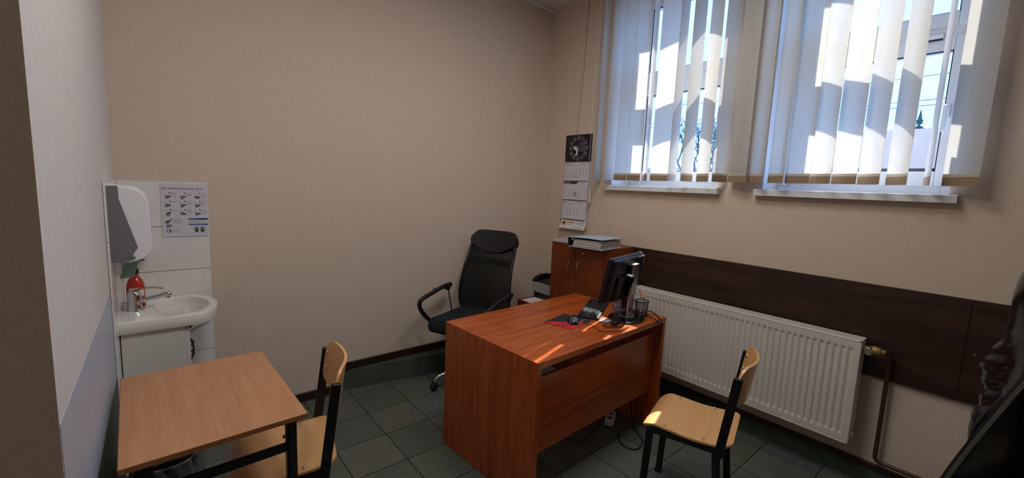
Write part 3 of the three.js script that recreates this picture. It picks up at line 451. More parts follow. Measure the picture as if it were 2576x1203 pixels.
// ---------------------------------------------------------------- monitor and the things on the desk
{
  const m = thing('monitor', 'black flat monitor seen from behind on a silver stand', 'monitor', [2.222, 0.751, -1.505], 0.205);
  // local: the screen faces -z, its back towards the viewer
  const base = mesh('stand_base', T(lathe([[0, 0], [0.125, 0], [0.13, 0.004], [0.126, 0.01], [0.06, 0.016], [0, 0.016]], 48).scale(1, 1, 0.82), 0, 0, 0), M.gloss, m);
  mesh('base_disc', T(lathe([[0, 0.016], [0.048, 0.016], [0.05, 0.0185], [0, 0.019]], 32), 0.01, 0, 0), M.steel, base);
  const prof = [[0, 0.02], [-0.004, 0.06], [0.0, 0.14], [0.012, 0.22], [0.016, 0.345]];
  mesh('stand_column', [sheet((u, v) => { const k = u * 4, i = Math.min(3, Math.floor(k)), f = k - i, sm = f, zz = lerp(prof[i][0], prof[i + 1][0], sm), yy = lerp(prof[i][1], prof[i + 1][1], sm); return [0.02 + (v - 0.5) * lerp(0.085, 0.07, u), yy, 0.016 + zz]; }, 16, 4, 0.012)], M.steel, m);
  mesh('column_core', [rspan(-0.008, 0.048, 0.02, 0.33, -0.035, 0.012, 0.006)], M.gloss, m);
  mesh('column_cap', rspan(-0.018, 0.06, 0.343, 0.349, -0.035, 0.04, 0.003), M.steel, m);
  const tilt = 0.19, pw = 0.46, ph = 0.282, shell = new THREE.Group(); shell.name = 'display'; shell.position.set(0.012, 0.118, -0.075); shell.rotation.x = tilt; m.add(shell);
  mesh('bezel', [rspan(-pw / 2, pw / 2, 0, ph, -0.022, 0.008, 0.005)], M.gloss2, shell);
  mesh('back_shell', [rspan(-pw / 2 + 0.012, pw / 2 - 0.012, 0.01, ph - 0.004, 0, 0.03, 0.012), rspan(-0.15, 0.15, 0.012, 0.17, 0.015, 0.048, 0.012)], M.gloss2, shell);
  mesh('vent_ribs', [...Array(22)].map((_, k) => span(-pw / 2 + 0.02, pw / 2 - 0.02, ph - 0.095 + k * 0.004, ph - 0.093 + k * 0.004, 0.029, 0.0315)), std({ color: '#23283a', roughness: 0.35 }), shell);
  mesh('screen', [span(-pw / 2 + 0.016, pw / 2 - 0.016, 0.022, ph - 0.016, -0.0232, -0.0218)], M.gloss, shell);
  const ring = new THREE.TorusGeometry(0.02, 0.0018, 8, 36); ring.scale(1, 1.25, 1);
  mesh('emblem', [T(ring, 0.03, ph - 0.055, 0.033), T(box(0.034, 0.008, 0.002), 0.03, ph - 0.055, 0.033)], M.steel, shell);
  mesh('arm_mount', [rspan(-0.03, 0.03, 0.1, 0.17, 0.04, 0.085, 0.006)], M.gloss, shell);
  mesh('release_button', rspan(-0.05, -0.015, 0.172, 0.179, 0.04, 0.075, 0.002), M.whitePlastic, shell);
  mesh('port_cover', rspan(-0.06, 0.05, 0.02, 0.06, 0.047, 0.05, 0.003), M.darkGrey, shell);

  const k = thing('keyboard', 'black computer keyboard lying in front of the monitor', 'keyboard', [2.198, 0.751, -1.74], 0.51);
  mesh('case', [rspan(-0.225, 0.225, 0, 0.016, -0.068, 0.068, 0.005)], M.blackPlastic, k);
  const caps = [], row = (z, n, x0, w) => { for (let i = 0; i < n; i++) caps.push(rbox(w * 0.86, 0.008, 0.0155, 0.002, x0 + (i + 0.5) * w, 0.0185, z, 1)); };
  row(-0.052, 15, -0.215, 0.019); row(-0.03, 15, -0.215, 0.019); row(-0.011, 15, -0.215, 0.019); row(0.008, 14, -0.212, 0.0195); row(0.027, 14, -0.215, 0.0196); row(0.046, 3, -0.215, 0.024); caps.push(rbox(0.11, 0.008, 0.0155, 0.002, -0.085, 0.0185, 0.046, 1)); row(0.046, 3, -0.026, 0.03);
  for (const z of [-0.03, -0.011, 0.008, 0.027, 0.046]) row(z, 3, 0.078, 0.0185), row(z, 4, 0.142, 0.0185);
  const kc = mesh('keycaps', caps, std({ color: '#1d1f25', roughness: 0.3 }), k); kc.userData.kind = 'stuff';
  const lead = thing('mouse_cable', 'thin black mouse lead curling over the desk front', 'cable', [0, 0.751, 0]);
  mesh('lead', tube([[1.9, 0.006, -1.6], [1.92, 0.003, -1.53], [1.9, 0.003, -1.47], [1.88, 0.003, -1.43], [1.95, 0.003, -1.39], [1.99, 0.003, -1.355], [2.0, 0.0, -1.343], [2.0, -0.03, -1.338], [2.0, -0.08, -1.337]], 0.0017, 80, 6), M.blackPlastic, lead);
  const mat = thing('mouse_pad', 'thin black mouse pad with a red swirl print', 'mouse pad', [1.862, 0.7505, -1.663], 0.215);
  const padTex = canvasTex(512, 400, (x, w, h) => { x.fillStyle = '#211b22'; x.fillRect(0, 0, w, h); x.fillStyle = '#c8232a'; x.beginPath(); x.moveTo(0, h * 0.04); x.quadraticCurveTo(w * 0.2, h * 0.12, w * 0.34, h * 0.4); x.quadraticCurveTo(w * 0.42, h * 0.62, w * 0.62, h * 0.72); x.quadraticCurveTo(w * 0.78, h * 0.86, w * 0.66, h); x.lineTo(0, h); x.fill(); x.strokeStyle = '#211b22'; x.lineWidth = 11; for (const q of [0.1, 0.2, 0.3]) { x.beginPath(); x.ellipse(w * 0.2, h * 0.78, w * q, h * q * 0.85, 0.5, PI * 0.9, PI * 2.05); x.stroke(); } });
  const pad = sheet((u, v) => [(u - 0.5) * 0.235, 0.0015, (v - 0.5) * 0.19], 2, 2, 0.003), puv = pad.attributes.uv; for (let i = 0; i < puv.count; i++) puv.setY(i, 1 - puv.getY(i));
  mesh('pad', pad, std({ map: padTex, roughness: 0.8 }), mat);
  const mo = thing('computer_mouse', 'black and silver computer mouse on the mouse pad', 'mouse', [1.877, 0.7535, -1.635], -0.75);
  const mouseShape = (f) => { const g = new THREE.SphereGeometry(1, 28, 18); g.scale(0.03, 0.034, 0.054); const p = g.attributes.position; for (let i = 0; i < p.count; i++) { if (p.getY(i) < 0) p.setY(i, 0); p.setXYZ(i, p.getX(i) * f, p.getY(i) * f * (1 - 2.5 * Math.max(0, p.getZ(i))) , p.getZ(i) * f); } g.computeVertexNormals(); return g; };
  mo.scale.setScalar(1.18); mesh('shell', mouseShape(1), M.gloss, mo); mesh('wheel', rot(cyl(0.008, 0.008, 0.006), 0, 0, PI / 2).translate(0, 0.026, 0.028), M.greyPlastic, mo);
  mesh('button_plate', [sheet((u, v) => { const X = (u - 0.5) * 0.04, Z = 0.016 + v * 0.03; return [X, 0.034 * Math.sqrt(Math.max(0, 1 - (X / 0.03) ** 2 - (Z / 0.054) ** 2)) * (1 - 2.5 * Z) + 0.0012, Z]; }, 8, 6, 0.0012)], std({ color: '#5a6270', roughness: 0.3, metalness: 0.5 }), mo);
  const cup = thing('pen_cup', 'black wire mesh pen cup at the radiator end of the desk', 'pen cup', [2.352, 0.751, -1.485]);
  const bars = []; for (let i = 0; i < 36; i++) { const a = i / 36 * 2 * PI; bars.push(bar([Math.cos(a) * 0.036, 0, Math.sin(a) * 0.036], [Math.cos(a) * 0.042, 0.1, Math.sin(a) * 0.042], 0.0016)); } for (let j = 1; j < 12; j++) bars.push(rot(new THREE.TorusGeometry(0.036 + 0.006 * j / 12, 0.0008, 4, 36), PI / 2).translate(0, j * 0.0083, 0));
  mesh('mesh_wall', bars, M.blackMetal, cup); mesh('rim', rot(new THREE.TorusGeometry(0.043, 0.003, 8, 40), PI / 2).translate(0, 0.1, 0), M.blackMetal, cup); mesh('floor_plate', [cyl(0.037, 0.037, 0.004, 0, 0.002, 0)], M.blackMetal, cup);
  const peg = thing('wooden_stick', 'pale wooden stick standing in the pen cup', 'stick', [2.362, 0.756, -1.478]); mesh('stick', bar([0.002, 0, 0.012], [-0.012, 0.165, -0.028], 0.015, 0.005), std({ map: wood([224, 186, 140], [196, 152, 108], 44), roughness: 0.7 }), peg);
  const pen = thing('ballpoint_pen', 'pink topped pen standing in the pen cup', 'pen', [2.345, 0.756, -1.492]); mesh('barrel', bar([0.01, 0, 0.005], [-0.008, 0.115, 0.012], 0.009, 0.009, true), M.whitePlastic, pen); mesh('cap', T(new THREE.SphereGeometry(0.008, 16, 12), -0.009, 0.12, 0.012), std({ color: '#e2808c', roughness: 0.5 }), pen);
  const pen2 = thing('marker_pen', 'white marker leaning in the pen cup', 'pen', [2.35, 0.756, -1.475]); mesh('barrel', bar([-0.012, 0, -0.01], [0.016, 0.11, -0.006], 0.01, 0.01, true), M.whitePlastic, pen2); mesh('cap', bar([0.0125, 0.095, -0.006], [0.017, 0.115, -0.005], 0.0115, 0.0115, true), M.greyPlastic, pen2);
  const nb = thing('note_holder', 'clear acrylic box of white note slips behind the monitor stand', 'note box', [2.292, 0.751, -1.58], 0.2);
  const acr = phys({ color: '#f0eef4', roughness: 0.05, transmission: 0.9, thickness: 0 });
  mesh('acrylic_wall', [rspan(-0.05, 0.05, 0, 0.09, -0.05, -0.047, 0.001), rspan(-0.05, 0.05, 0, 0.06, 0.047, 0.05, 0.001), rspan(-0.05, -0.047, 0, 0.085, -0.047, 0.047, 0.001), rspan(0.047, 0.05, 0, 0.085, -0.047, 0.047, 0.001)], acr, nb); mesh('acrylic_base', rspan(-0.05, 0.05, 0, 0.003, -0.05, 0.05, 0.001), acr, nb);
  for (let i = 0; i < 4; i++) mesh('note_slip', rot(rspan(-0.042, 0.042, 0, 0.011, -0.042, 0.042, 0.001), R(-0.06, 0.06), R(-0.3, 0.3), R(-0.1, 0.1)).translate(0, 0.008 + i * 0.0125, 0), i % 2 ? std({ color: '#cfc9dd', roughness: 0.8 }) : M.paper, nb);
  const sn = thing('sticky_note', 'small pale blue note lying by the monitor base', 'note', [2.07, 0.752, -1.545], 0.3); mesh('slip', sheet((u, v) => [(u - 0.5) * 0.075, 0.001 + 0.004 * v * v, (v - 0.5) * 0.06], 2, 4, 0.001), std({ color: '#cfdbe6', roughness: 0.8 }), sn);
  const cb = thing('monitor_cables', 'black cables hanging from the monitor over the desk edge', 'cables', [0, 0.751, 0]);
  mesh('power_lead', tube([[2.24, 0.13, -1.52], [2.235, 0.07, -1.5], [2.25, 0.04, -1.45], [2.3, 0.06, -1.42], [2.36, 0.04, -1.4], [2.385, 0.008, -1.375], [2.39, -0.03, -1.357], [2.39, -0.2, -1.37]], 0.0034, 80, 8), M.blackPlastic, cb);
  mesh('video_lead', tube([[2.2, 0.12, -1.53], [2.23, 0.06, -1.47], [2.27, 0.05, -1.43], [2.32, 0.02, -1.4], [2.345, 0.005, -1.372], [2.35, -0.04, -1.353], [2.35, -0.2, -1.365]], 0.003, 80, 8), M.blackPlastic, cb);
  mesh('usb_lead', tube([[2.12, 0.1, -1.55], [2.13, 0.03, -1.5], [2.08, 0.006, -1.46], [2.02, 0.004, -1.44], [2.0, 0.004, -1.49], [1.99, 0.004, -1.5], [1.97, 0.004, -1.46], [2.03, 0.004, -1.42], [2.1, 0.006, -1.43], [2.12, 0.012, -1.46]], 0.0024, 100, 8), M.blackPlastic, cb);
  mesh('adapter', rot(rbox(0.075, 0.022, 0.04, 0.008), 0, 0.35).translate(2.07, 0.014, -1.475), M.blackPlastic, cb);
  // under the desk
  const ps = thing('power_strip', 'white power strip on the floor under the desk', 'power strip', [2.27, 0, -1.6], 0.5); mesh('housing', rspan(-0.07, 0.07, 0.0, 0.045, -0.028, 0.028, 0.012), M.whitePlastic, ps); for (const x of [-0.035, 0.02]) mesh('socket', cyl(0.018, 0.018, 0.002, x, 0.046, 0), M.greyPlastic, ps);
  const fc = thing('floor_cable', 'black cable looped on the floor tiles under the desk', 'cable', [0, 0, 0]);
  mesh('loop', tube([[2.34, 0.03, -1.62], [2.36, 0.14, -1.57], [2.38, 0.2, -1.5], [2.36, 0.02, -1.48], [2.26, 0.006, -1.5], [2.17, 0.006, -1.46], [2.11, 0.006, -1.38], [2.14, 0.006, -1.31], [2.24, 0.006, -1.33], [2.31, 0.006, -1.42], [2.37, 0.03, -1.5], [2.38, 0.25, -1.53]], 0.0045, 120, 8), M.blackPlastic, fc);
  mesh('lead', tube([[2.2, 0.012, -1.63], [2.1, 0.005, -1.6], [1.98, 0.005, -1.56], [1.9, 0.005, -1.6], [1.86, 0.005, -1.68]], 0.003, 60, 8), M.blackPlastic, fc);
}
// ---------------------------------------------------------------- office chair
{
  const c = thing('office_chair', 'black high back mesh office chair with arm loops and chrome base', 'chair', [1.83, 0, -2.63], 1.95);
  // local: the sitter looks along -z
  const seat = rbox(0.5, 0.1, 0.49, 0.045, 0, 0.485, 0, 5), sp = seat.attributes.position;
  for (let i = 0; i < sp.count; i++) { const x = sp.getX(i), z = sp.getZ(i); sp.setY(i, sp.getY(i) + 0.012 * (x / 0.25) ** 2 - 0.03 * Math.max(0, (-z - 0.14) / 0.1) ** 2); sp.setX(i, x * (1 - 0.1 * Math.max(0, z / 0.245))); } seat.computeVertexNormals();
  mesh('seat', seat, M.fabric, c);
  const lean = 0.1, bx = (y) => { const t = (y - 0.5) / 0.7; return t < 0.14 ? lerp(0.2, 0.235, t / 0.14) : t < 0.36 ? lerp(0.235, 0.228, (t - 0.14) / 0.22) : t < 0.72 ? lerp(0.228, 0.205, (t - 0.36) / 0.36) : 0.205; };
  const bz = (y, x = 0) => { const t = (y - 0.5) / 0.7; return 0.225 + lean * t * 0.9 - 0.035 * Math.sin(PI * Math.min(1, t * 1.5)) + 0.06 * Math.sin(PI * Math.max(0, t - 0.62)) - 0.05 * (x / 0.235) ** 2; };
  const frame = [-1, 1].map((s) => tube([...Array(9)].map((_, i) => { const y = 0.5 + i / 8 * 0.62; return [s * bx(y), y, bz(y, bx(y))]; }), 0.014, 50, 10));
  mesh('back_frame', [...frame, tube([...Array(7)].map((_, i) => { const x = -0.2 + i / 6 * 0.4; return [x, 0.5, bz(0.5, x)]; }), 0.016, 30, 10)], M.blackPlastic, c);
  mesh('mesh_back', sheet((u, v) => { const y = 0.5 + u * 0.56, x = (v - 0.5) * 2 * bx(y); return [x, y, bz(y, x)]; }, 16, 12, 0.002), std({ color: '#121412', roughness: 0.9, transparent: true, opacity: 0.74 }), c);
  mesh('lumbar_strap', sheet((u, v) => { const y = 0.9 + u * 0.05, x = (v - 0.5) * 2 * bx(y); return [x, y, bz(y, x) + 0.006]; }, 3, 12, 0.006), M.blackPlastic, c);
  mesh('back_strut', [tube([[0, 0.4, 0.02], [0, 0.41, 0.2], [0, 0.5, bz(0.5) + 0.03], [0, 0.56, bz(0.56) + 0.02]], 0.014, 40, 10)], M.blackPlastic, c);
  const hb = (u) => 1.0 + u * 0.2; // padded head rest with a curved lower edge
  mesh('head_rest', sheet((u, v) => { const a = (v - 0.5) * 2, low = 0.995 + 0.07 * a * a, y = lerp(low, 1.172 - 0.055 * (Math.max(0, Math.abs(a) - 0.68) / 0.32) ** 2.2, u), x = a * (0.213 + 0.006 * Math.sin(PI * u)); return [x, y, bz(y, x) - 0.004]; }, 12, 16, 0.04), M.leatherette, c);
  for (const s of [-1, 1]) {
    const X = s * 0.285;
    mesh('armrest', [tube([[s * 0.22, 0.45, -0.13], [X, 0.5, -0.17], [X + s * 0.01, 0.585, -0.245], [X + s * 0.01, 0.645, -0.265], [X + s * 0.005, 0.675, -0.23], [X, 0.7, -0.12], [X, 0.722, 0.0], [X, 0.728, 0.075], [X, 0.724, 0.11]], 0.0165, 60, 12).scale(1, 1, 1), rbox(0.045, 0.016, 0.2, 0.008, X, 0.715, 0.0)], M.blackPlastic, c);
    mesh('armrest_post', [bar([s * 0.25, 0.45, 0.1], [X, 0.705, 0.07], 0.013, 0.013, true)], M.chrome, c);
    mesh('armrest_joint', [rbox(0.03, 0.035, 0.03, 0.006, X, 0.7, 0.07)], M.blackPlastic, c);
  }
  mesh('mechanism', [rspan(-0.1, 0.1, 0.4, 0.44, -0.12, 0.14, 0.008), bar([0.05, 0.42, 0.02], [0.27, 0.41, 0.02], 0.012)], M.blackPlastic, c);
  mesh('gas_lift', [cyl(0.025, 0.025, 0.18, 0, 0.2, 0), cyl(0.014, 0.014, 0.14, 0, 0.34, 0)], M.chrome, c);
  mesh('hub', cyl(0.045, 0.032, 0.07, 0, 0.1, 0), M.chrome, c);
  for (let i = 0; i < 5; i++) {
    const a = i / 5 * 2 * PI + 1.44, cx = Math.cos(a), cz = Math.sin(a);
    const leg = mesh('base_leg', [tube([[cx * 0.03, 0.115, cz * 0.03], [cx * 0.15, 0.118, cz * 0.15], [cx * 0.25, 0.1, cz * 0.25], [cx * 0.285, 0.075, cz * 0.285], [cx * 0.29, 0.06, cz * 0.29]], 0.0165, 30, 12)], M.chrome, c);
    mesh('castor', [rot(cyl(0.027, 0.027, 0.018), PI / 2).rotateY(-a + 0.4).translate(cx * 0.3 - cz * 0.014, 0.027, cz * 0.3 + cx * 0.014), rot(cyl(0.027, 0.027, 0.018), PI / 2).rotateY(-a + 0.4).translate(cx * 0.3 + cz * 0.014, 0.027, cz * 0.3 - cx * 0.014), rbox(0.03, 0.035, 0.03, 0.01, cx * 0.292, 0.045, cz * 0.292)], M.blackPlastic, leg);
  }
}
// ---------------------------------------------------------------- school chairs and table
function plyBoard(W, D, r, t, h) { // u front to back, v across; rounded corners
  const nu = 36, nv = 20, us = []; for (let i = 0; i <= nu; i++) us.push(0.5 - 0.5 * Math.cos(PI * i / nu));
  const g = sheet((u, v) => { const q = us[Math.round(u * nu)], z = -D / 2 + q * D, e = Math.max(0, r - (D / 2 - Math.abs(z))), w = W / 2 - r + Math.sqrt(Math.max(0, r * r - e * e)), x = (v - 0.5) * 2 * w; return [x, h(x, z), z]; }, nu, nv, t);
  const p = g.attributes.position, uv = g.attributes.uv; for (let i = 0; i < p.count; i++) uv.setXY(i, p.getX(i), p.getZ(i) * 1.0);
  return g;
}
function schoolChair(label, at, turn) {
  const c = thing('school_chair', label, 'chair', at, turn, 'plywood school chairs');
  const seat = mesh('seat', plyBoard(0.372, 0.385, 0.05, 0.01, (x, z) => 0.462 - 0.012 * Math.exp(-(((z - 0.03) / 0.12) ** 2)) - 0.035 * Math.max(0, (-z - 0.13) / 0.0625) ** 2 * 1.0 + 0.006 * Math.max(0, (z - 0.12) / 0.07)), M.ply, c);
  for (const x of [-0.165, 0.165]) for (const z of [-0.09, 0.075]) mesh('rivet', T(new THREE.SphereGeometry(0.006, 10, 8).scale(1, 0.45, 1), x, 0.466, z), M.chrome, seat);
  const b = plyBoard(0.372, 0.19, 0.055, 0.011, (x) => 0.046 * (1 - (x / 0.186) ** 2)); b.rotateX(PI / 2 + 0.16); b.translate(0, 0.737, 0.182);
  const back = mesh('backrest', b, M.ply, c);
  for (const x of [-0.165, 0.165]) for (const dy of [-0.03, 0.035]) mesh('rivet', T(new THREE.SphereGeometry(0.006, 10, 8), x, 0.737 + dy, 0.184 + dy * 0.14), M.chrome, back);
  for (const s of [-1, 1]) {
    const X = s * 0.172;
    mesh('seat_rail', [rspan(X - 0.011, X + 0.011, 0.415, 0.445, -0.17, 0.165, 0.006)], M.blackMetal, c);
    mesh('back_post', [bar([s * 0.195, 0.415, 0.142], [s * 0.195, 0.785, 0.188], 0.02, 0.036)], M.blackMetal, c);
    mesh('front_leg', [bar([X, 0.43, -0.155], [X * 1.03, 0.0, -0.175], 0.022, 0.032)], M.blackMetal, c);
    mesh('rear_leg', [bar([X, 0.43, 0.13], [X * 1.03, 0.0, 0.17], 0.022, 0.032)], M.blackMetal, c);
    for (const z of [-0.175, 0.17]) mesh('foot_cap', rspan(X * 1.03 - 0.013, X * 1.03 + 0.013, 0, 0.02, z - 0.018, z + 0.018, 0.004), M.blackPlastic, c);
  }
  mesh('cross_rail', [rspan(-0.168, 0.168, 0.41, 0.435, -0.15, -0.132, 0.005)], M.blackMetal, c); mesh('cross_rail', [rspan(-0.168, 0.168, 0.41, 0.435, 0.14, 0.162, 0.005)], M.blackMetal, c);
}
schoolChair('plywood school chair with black legs facing the office desk', [1.956, 0, -0.905], 0.29);
schoolChair('plywood school chair pushed under the small school table', [0.335, 0, -1.785], 1.37);
{
  const t = thing('school_table', 'small beech topped school table with black steel legs by the partition', 'table', [0.112, 0, -1.857], 0.038), H = 0.725, W = 0.49, D = 0.7;
  mesh('tabletop', [metricUV(clean(rspan(-W / 2, W / 2, H - 0.02, H, -D / 2, D / 2, 0.003)), 'z')], M.beech, t);
  mesh('edge_band', [metricUV(clean(rspan(-W / 2 - 0.0008, W / 2 + 0.0008, H - 0.0185, H - 0.0015, D / 2 - 0.001, D / 2 + 0.0008, 0.0008, 1)), 'x'), metricUV(clean(rspan(W / 2 - 0.001, W / 2 + 0.0008, H - 0.0185, H - 0.0015, -D / 2, D / 2, 0.0008, 1)), 'z'), metricUV(clean(rspan(-W / 2 - 0.0008, -W / 2 + 0.001, H - 0.0185, H - 0.0015, -D / 2, D / 2, 0.0008, 1)), 'z')], M.beechEdge, t);
  for (const x of [-0.185, 0.2]) for (const z of [-0.29, 0.31]) {
    const l = mesh('leg', [rspan(x - 0.016, x + 0.016, 0.0, H - 0.02, z - 0.02, z + 0.02, 0.008)], M.blackMetal, t);
    mesh('gusset', [rspan(x - 0.004, x + 0.004, H - 0.12, H - 0.02, z - 0.06, z, 0.002)], M.blackMetal, l);
    mesh('foot_cap', rspan(x - 0.019, x + 0.019, 0, 0.025, z - 0.023, z + 0.023, 0.005), M.blackPlastic, l);
    mesh('bolt', rot(cyl(0.006, 0.006, 0.012, 0, 0, 0, 8), 0, 0, PI / 2).translate(x - 0.02, 0.64, z), M.zinc, l);
  }
  mesh('apron_rail', [rspan(-0.185, 0.2, 0.585, 0.615, 0.3, 0.32, 0.006)], M.blackMetal, t);
  mesh('apron_rail', [rspan(-0.185, 0.2, 0.585, 0.615, -0.3, -0.28, 0.006)], M.blackMetal, t);
  mesh('side_rail', [rspan(-0.195, -0.175, 0.655, 0.7, -0.29, 0.31, 0.006)], M.blackMetal, t);
}
// ---------------------------------------------------------------- waste bin
{
  const b = thing('waste_bin', 'dark waste bin with a clear plastic liner under the school table', 'bin', [-0.02, 0, -2.31]);
  mesh('bucket', [lathe([[0, 0.004], [0.085, 0.004], [0.09, 0.012], [0.113, 0.27], [0.117, 0.272], [0.117, 0.282], [0.108, 0.282], [0.084, 0.02], [0, 0.016]], 40)], std({ color: '#20252f', roughness: 0.4 }), b);
  const liner = sheet((u, v) => { const a = u * 2 * PI, cr = 0.006 * Math.sin(a * 7) + 0.004 * Math.sin(a * 13 + v * 4); const r = v < 0.35 ? lerp(0.1, 0.11, v / 0.35) : v < 0.5 ? lerp(0.11, 0.121 + cr, (v - 0.35) / 0.15) : 0.121 + cr * (1 + 1.2 * (v - 0.5)) + 0.01 * Math.abs(Math.sin(a * 5)) * (v - 0.5); const y = v < 0.35 ? 0.2 + 0.085 * v / 0.35 : v < 0.5 ? 0.288 : 0.288 - (v - 0.5) * 2 * (0.075 + 0.02 * Math.sin(a * 3)); return [Math.cos(a) * r, y, Math.sin(a) * r]; }, 96, 14, 0.0008);
  mesh('liner', liner, phys({ color: '#e4e8ee', roughness: 0.12, transmission: 0.72, thickness: 0, clearcoat: 0.6 }), b);
}
// ---------------------------------------------------------------- washbasin corner
{
  const c = thing('sink_cabinet', 'white cabinet below the washbasin', 'cabinet', [XL + 0.012, 0, -2.57]);
  // stands against the partition; local x towards the room, z from the near side back to the corner
  mesh('body', [rspan(0, 0.236, 0.1, 0.79, -0.42, 0.0, 0.002)], M.laminateWhite, c);
  const d = mesh('door', rspan(0.236, 0.253, 0.105, 0.785, -0.418, -0.002, 0.002), M.laminateWhite, c);
  mesh('handle', [...[0, 1, 2].map((k) => tube([[0.254, 0.62 + k * 0.03, -0.035], [0.264, 0.625 + k * 0.03, -0.035], [0.266, 0.636 + k * 0.03, -0.035], [0.26, 0.645 + k * 0.03, -0.035]], 0.0038, 20, 8)), tube([[0.254, 0.605, -0.035], [0.262, 0.63, -0.035], [0.266, 0.66, -0.035], [0.262, 0.69, -0.035], [0.254, 0.715, -0.035]], 0.004, 30, 8)], std({ color: '#3c3f3e', roughness: 0.45, metalness: 0.6 }), d);
  for (const x of [0.03, 0.21]) for (const z of [-0.38, -0.04]) mesh('foot', cyl(0.018, 0.022, 0.1, x, 0.05, z), M.blackPlastic, c);

  const b = thing('washbasin', 'white ceramic washbasin fixed to the tiled corner', 'washbasin', [XL + 0.01, 0.79, -2.79]);
  const L = 0.385, Wd = 0.46, out = (k = 1, dx = 0) => { // plan outline, x away from the wall
    const pts = []; for (let i = 0; i <= 10; i++) pts.push([0 + 0.276 * i / 10, Wd / 2]); for (let i = 1; i < 16; i++) { const a = PI / 2 - i / 16 * PI; pts.push([0.276 + Math.cos(a) * (L - 0.276), Math.sin(a) * Wd / 2 * (0.93 + 0.07 * Math.abs(Math.sin(a)))]); } for (let i = 10; i >= 0; i--) pts.push([0.276 * i / 10, -Wd / 2]); return pts.map(([x, z]) => new THREE.Vector2(x, z));
  };
  const s = new THREE.Shape(out()), hole = new THREE.Path(); hole.absellipse(0.235, 0, 0.122, 0.185, 0, 2 * PI, false); s.holes.push(hole);
  const slab = extrude(s, 0.045, 0.005, 32); slab.rotateX(PI / 2); slab.translate(0, 0.053, 0); // shape y becomes z
  const bowl = sheet((u, v) => { const a = u * 2 * PI, q = v, r = Math.cos(q * PI / 2 * 0.86); const rx = 0.124 * (0.18 + 0.82 * Math.pow(r, 0.55)), rz = 0.187 * (0.16 + 0.84 * Math.pow(r, 0.55)); return [0.235 + Math.cos(a) * rx - 0.02 * q, 0.05 - 0.135 * Math.pow(q, 0.85), Math.sin(a) * rz]; }, 48, 16, 0.01);
  const under = sheet((u, v) => { const a = (u - 0.5) * PI * 0.98, q = v; return [lerp(0.276, 0.2, q) + Math.cos(a) * (L - 0.276) * (1 - 0.55 * q * q), 0.012 - 0.095 * q, Math.sin(a) * Wd / 2 * (1 - 0.5 * q * q)]; }, 32, 10, 0.01);
  mesh('basin', [toCreasedNormals(slab, 0.6), bowl, under, rspan(0.0, 0.06, 0, 0.06, -Wd / 2, Wd / 2, 0.008)], M.ceramic, b);
  mesh('overflow_slots', [rbox(0.003, 0.009, 0.004, 0.001, 0.126, 0.03, 0.06), rbox(0.003, 0.012, 0.004, 0.001, 0.125, 0.014, 0.06)], M.gasket, b);
  mesh('drain', T(lathe([[0, 0], [0.022, 0], [0.024, 0.004], [0.018, 0.004], [0, 0.002]], 24), 0.215, -0.083, 0), M.chrome, b);

  const f = thing('mixer_tap', 'chrome single lever mixer tap on the washbasin', 'tap', [XL + 0.06, 0.847, -2.775]);
  mesh('body', [lathe([[0, 0], [0.033, 0], [0.034, 0.005], [0.029, 0.012], [0.026, 0.04], [0.027, 0.075], [0.024, 0.095], [0.012, 0.103], [0, 0.104]], 32)], M.chrome, f);
  mesh('spout', [tube([[0.01, 0.05, 0], [0.045, 0.052, 0], [0.09, 0.062, 0.001], [0.13, 0.073, 0.002]], 0.0115, 40, 14), T(new THREE.SphereGeometry(0.014, 20, 14), 0.132, 0.071, 0.002), cyl(0.009, 0.009, 0.014, 0.13, 0.058, 0.002)], M.chrome, f);
  mesh('lever', [sheet((u, v) => [-0.012 + u * 0.125, 0.092 + 0.03 * u - 0.02 * u * u + 0.012 * Math.sin(u * PI), (v - 0.5) * lerp(0.034, 0.02, u)], 16, 4, 0.007)], M.chrome, f);
  mesh('plug_rod', [tube([[-0.022, 0.03, 0], [-0.036, 0.042, 0], [-0.042, 0.05, 0]], 0.004, 12, 8)], M.chrome, f);

  const bo = thing('soap_bottle', 'orange red plastic bottle with black cap behind the tap', 'bottle', [-0.108, 0.844, -2.865]);
  mesh('bottle', [lathe([[0, 0], [0.034, 0], [0.037, 0.005], [0.037, 0.105], [0.035, 0.125], [0.026, 0.148], [0.016, 0.16], [0.0145, 0.175], [0.0145, 0.18], [0, 0.18]], 40)], phys({ color: '#d8371c', roughness: 0.18, transmission: 0.25, thickness: 0, clearcoat: 0.4 }), bo);
  mesh('cap', [cyl(0.0165, 0.0165, 0.02, 0, 0.188, 0, 28), cyl(0.0165, 0.012, 0.006, 0, 0.201, 0, 28)], M.blackPlastic, bo);
  const lab = canvasTex(400, 190, (x, w, h) => { x.fillStyle = '#e9e4e6'; x.fillRect(0, 0, w, h); x.fillStyle = '#2c2a2e'; x.font = 'bold 44px sans-serif'; x.textAlign = 'center'; x.fillText('PŁYN', w * 0.55, 52); x.fillText('DO', w * 0.55, 108); x.font = 'bold 46px sans-serif'; x.fillText('DEZYNFEKCJI', w * 0.5, 168); });
  const lb = sheet((u, v) => { const a = -0.75 + 1.75 * u; return [Math.sin(a) * 0.0376, 0.062 + v * 0.045, Math.cos(a) * 0.0376]; }, 20, 2, 0.0006);
  mesh('label', lb, std({ map: lab, roughness: 0.6 }), bo);
}
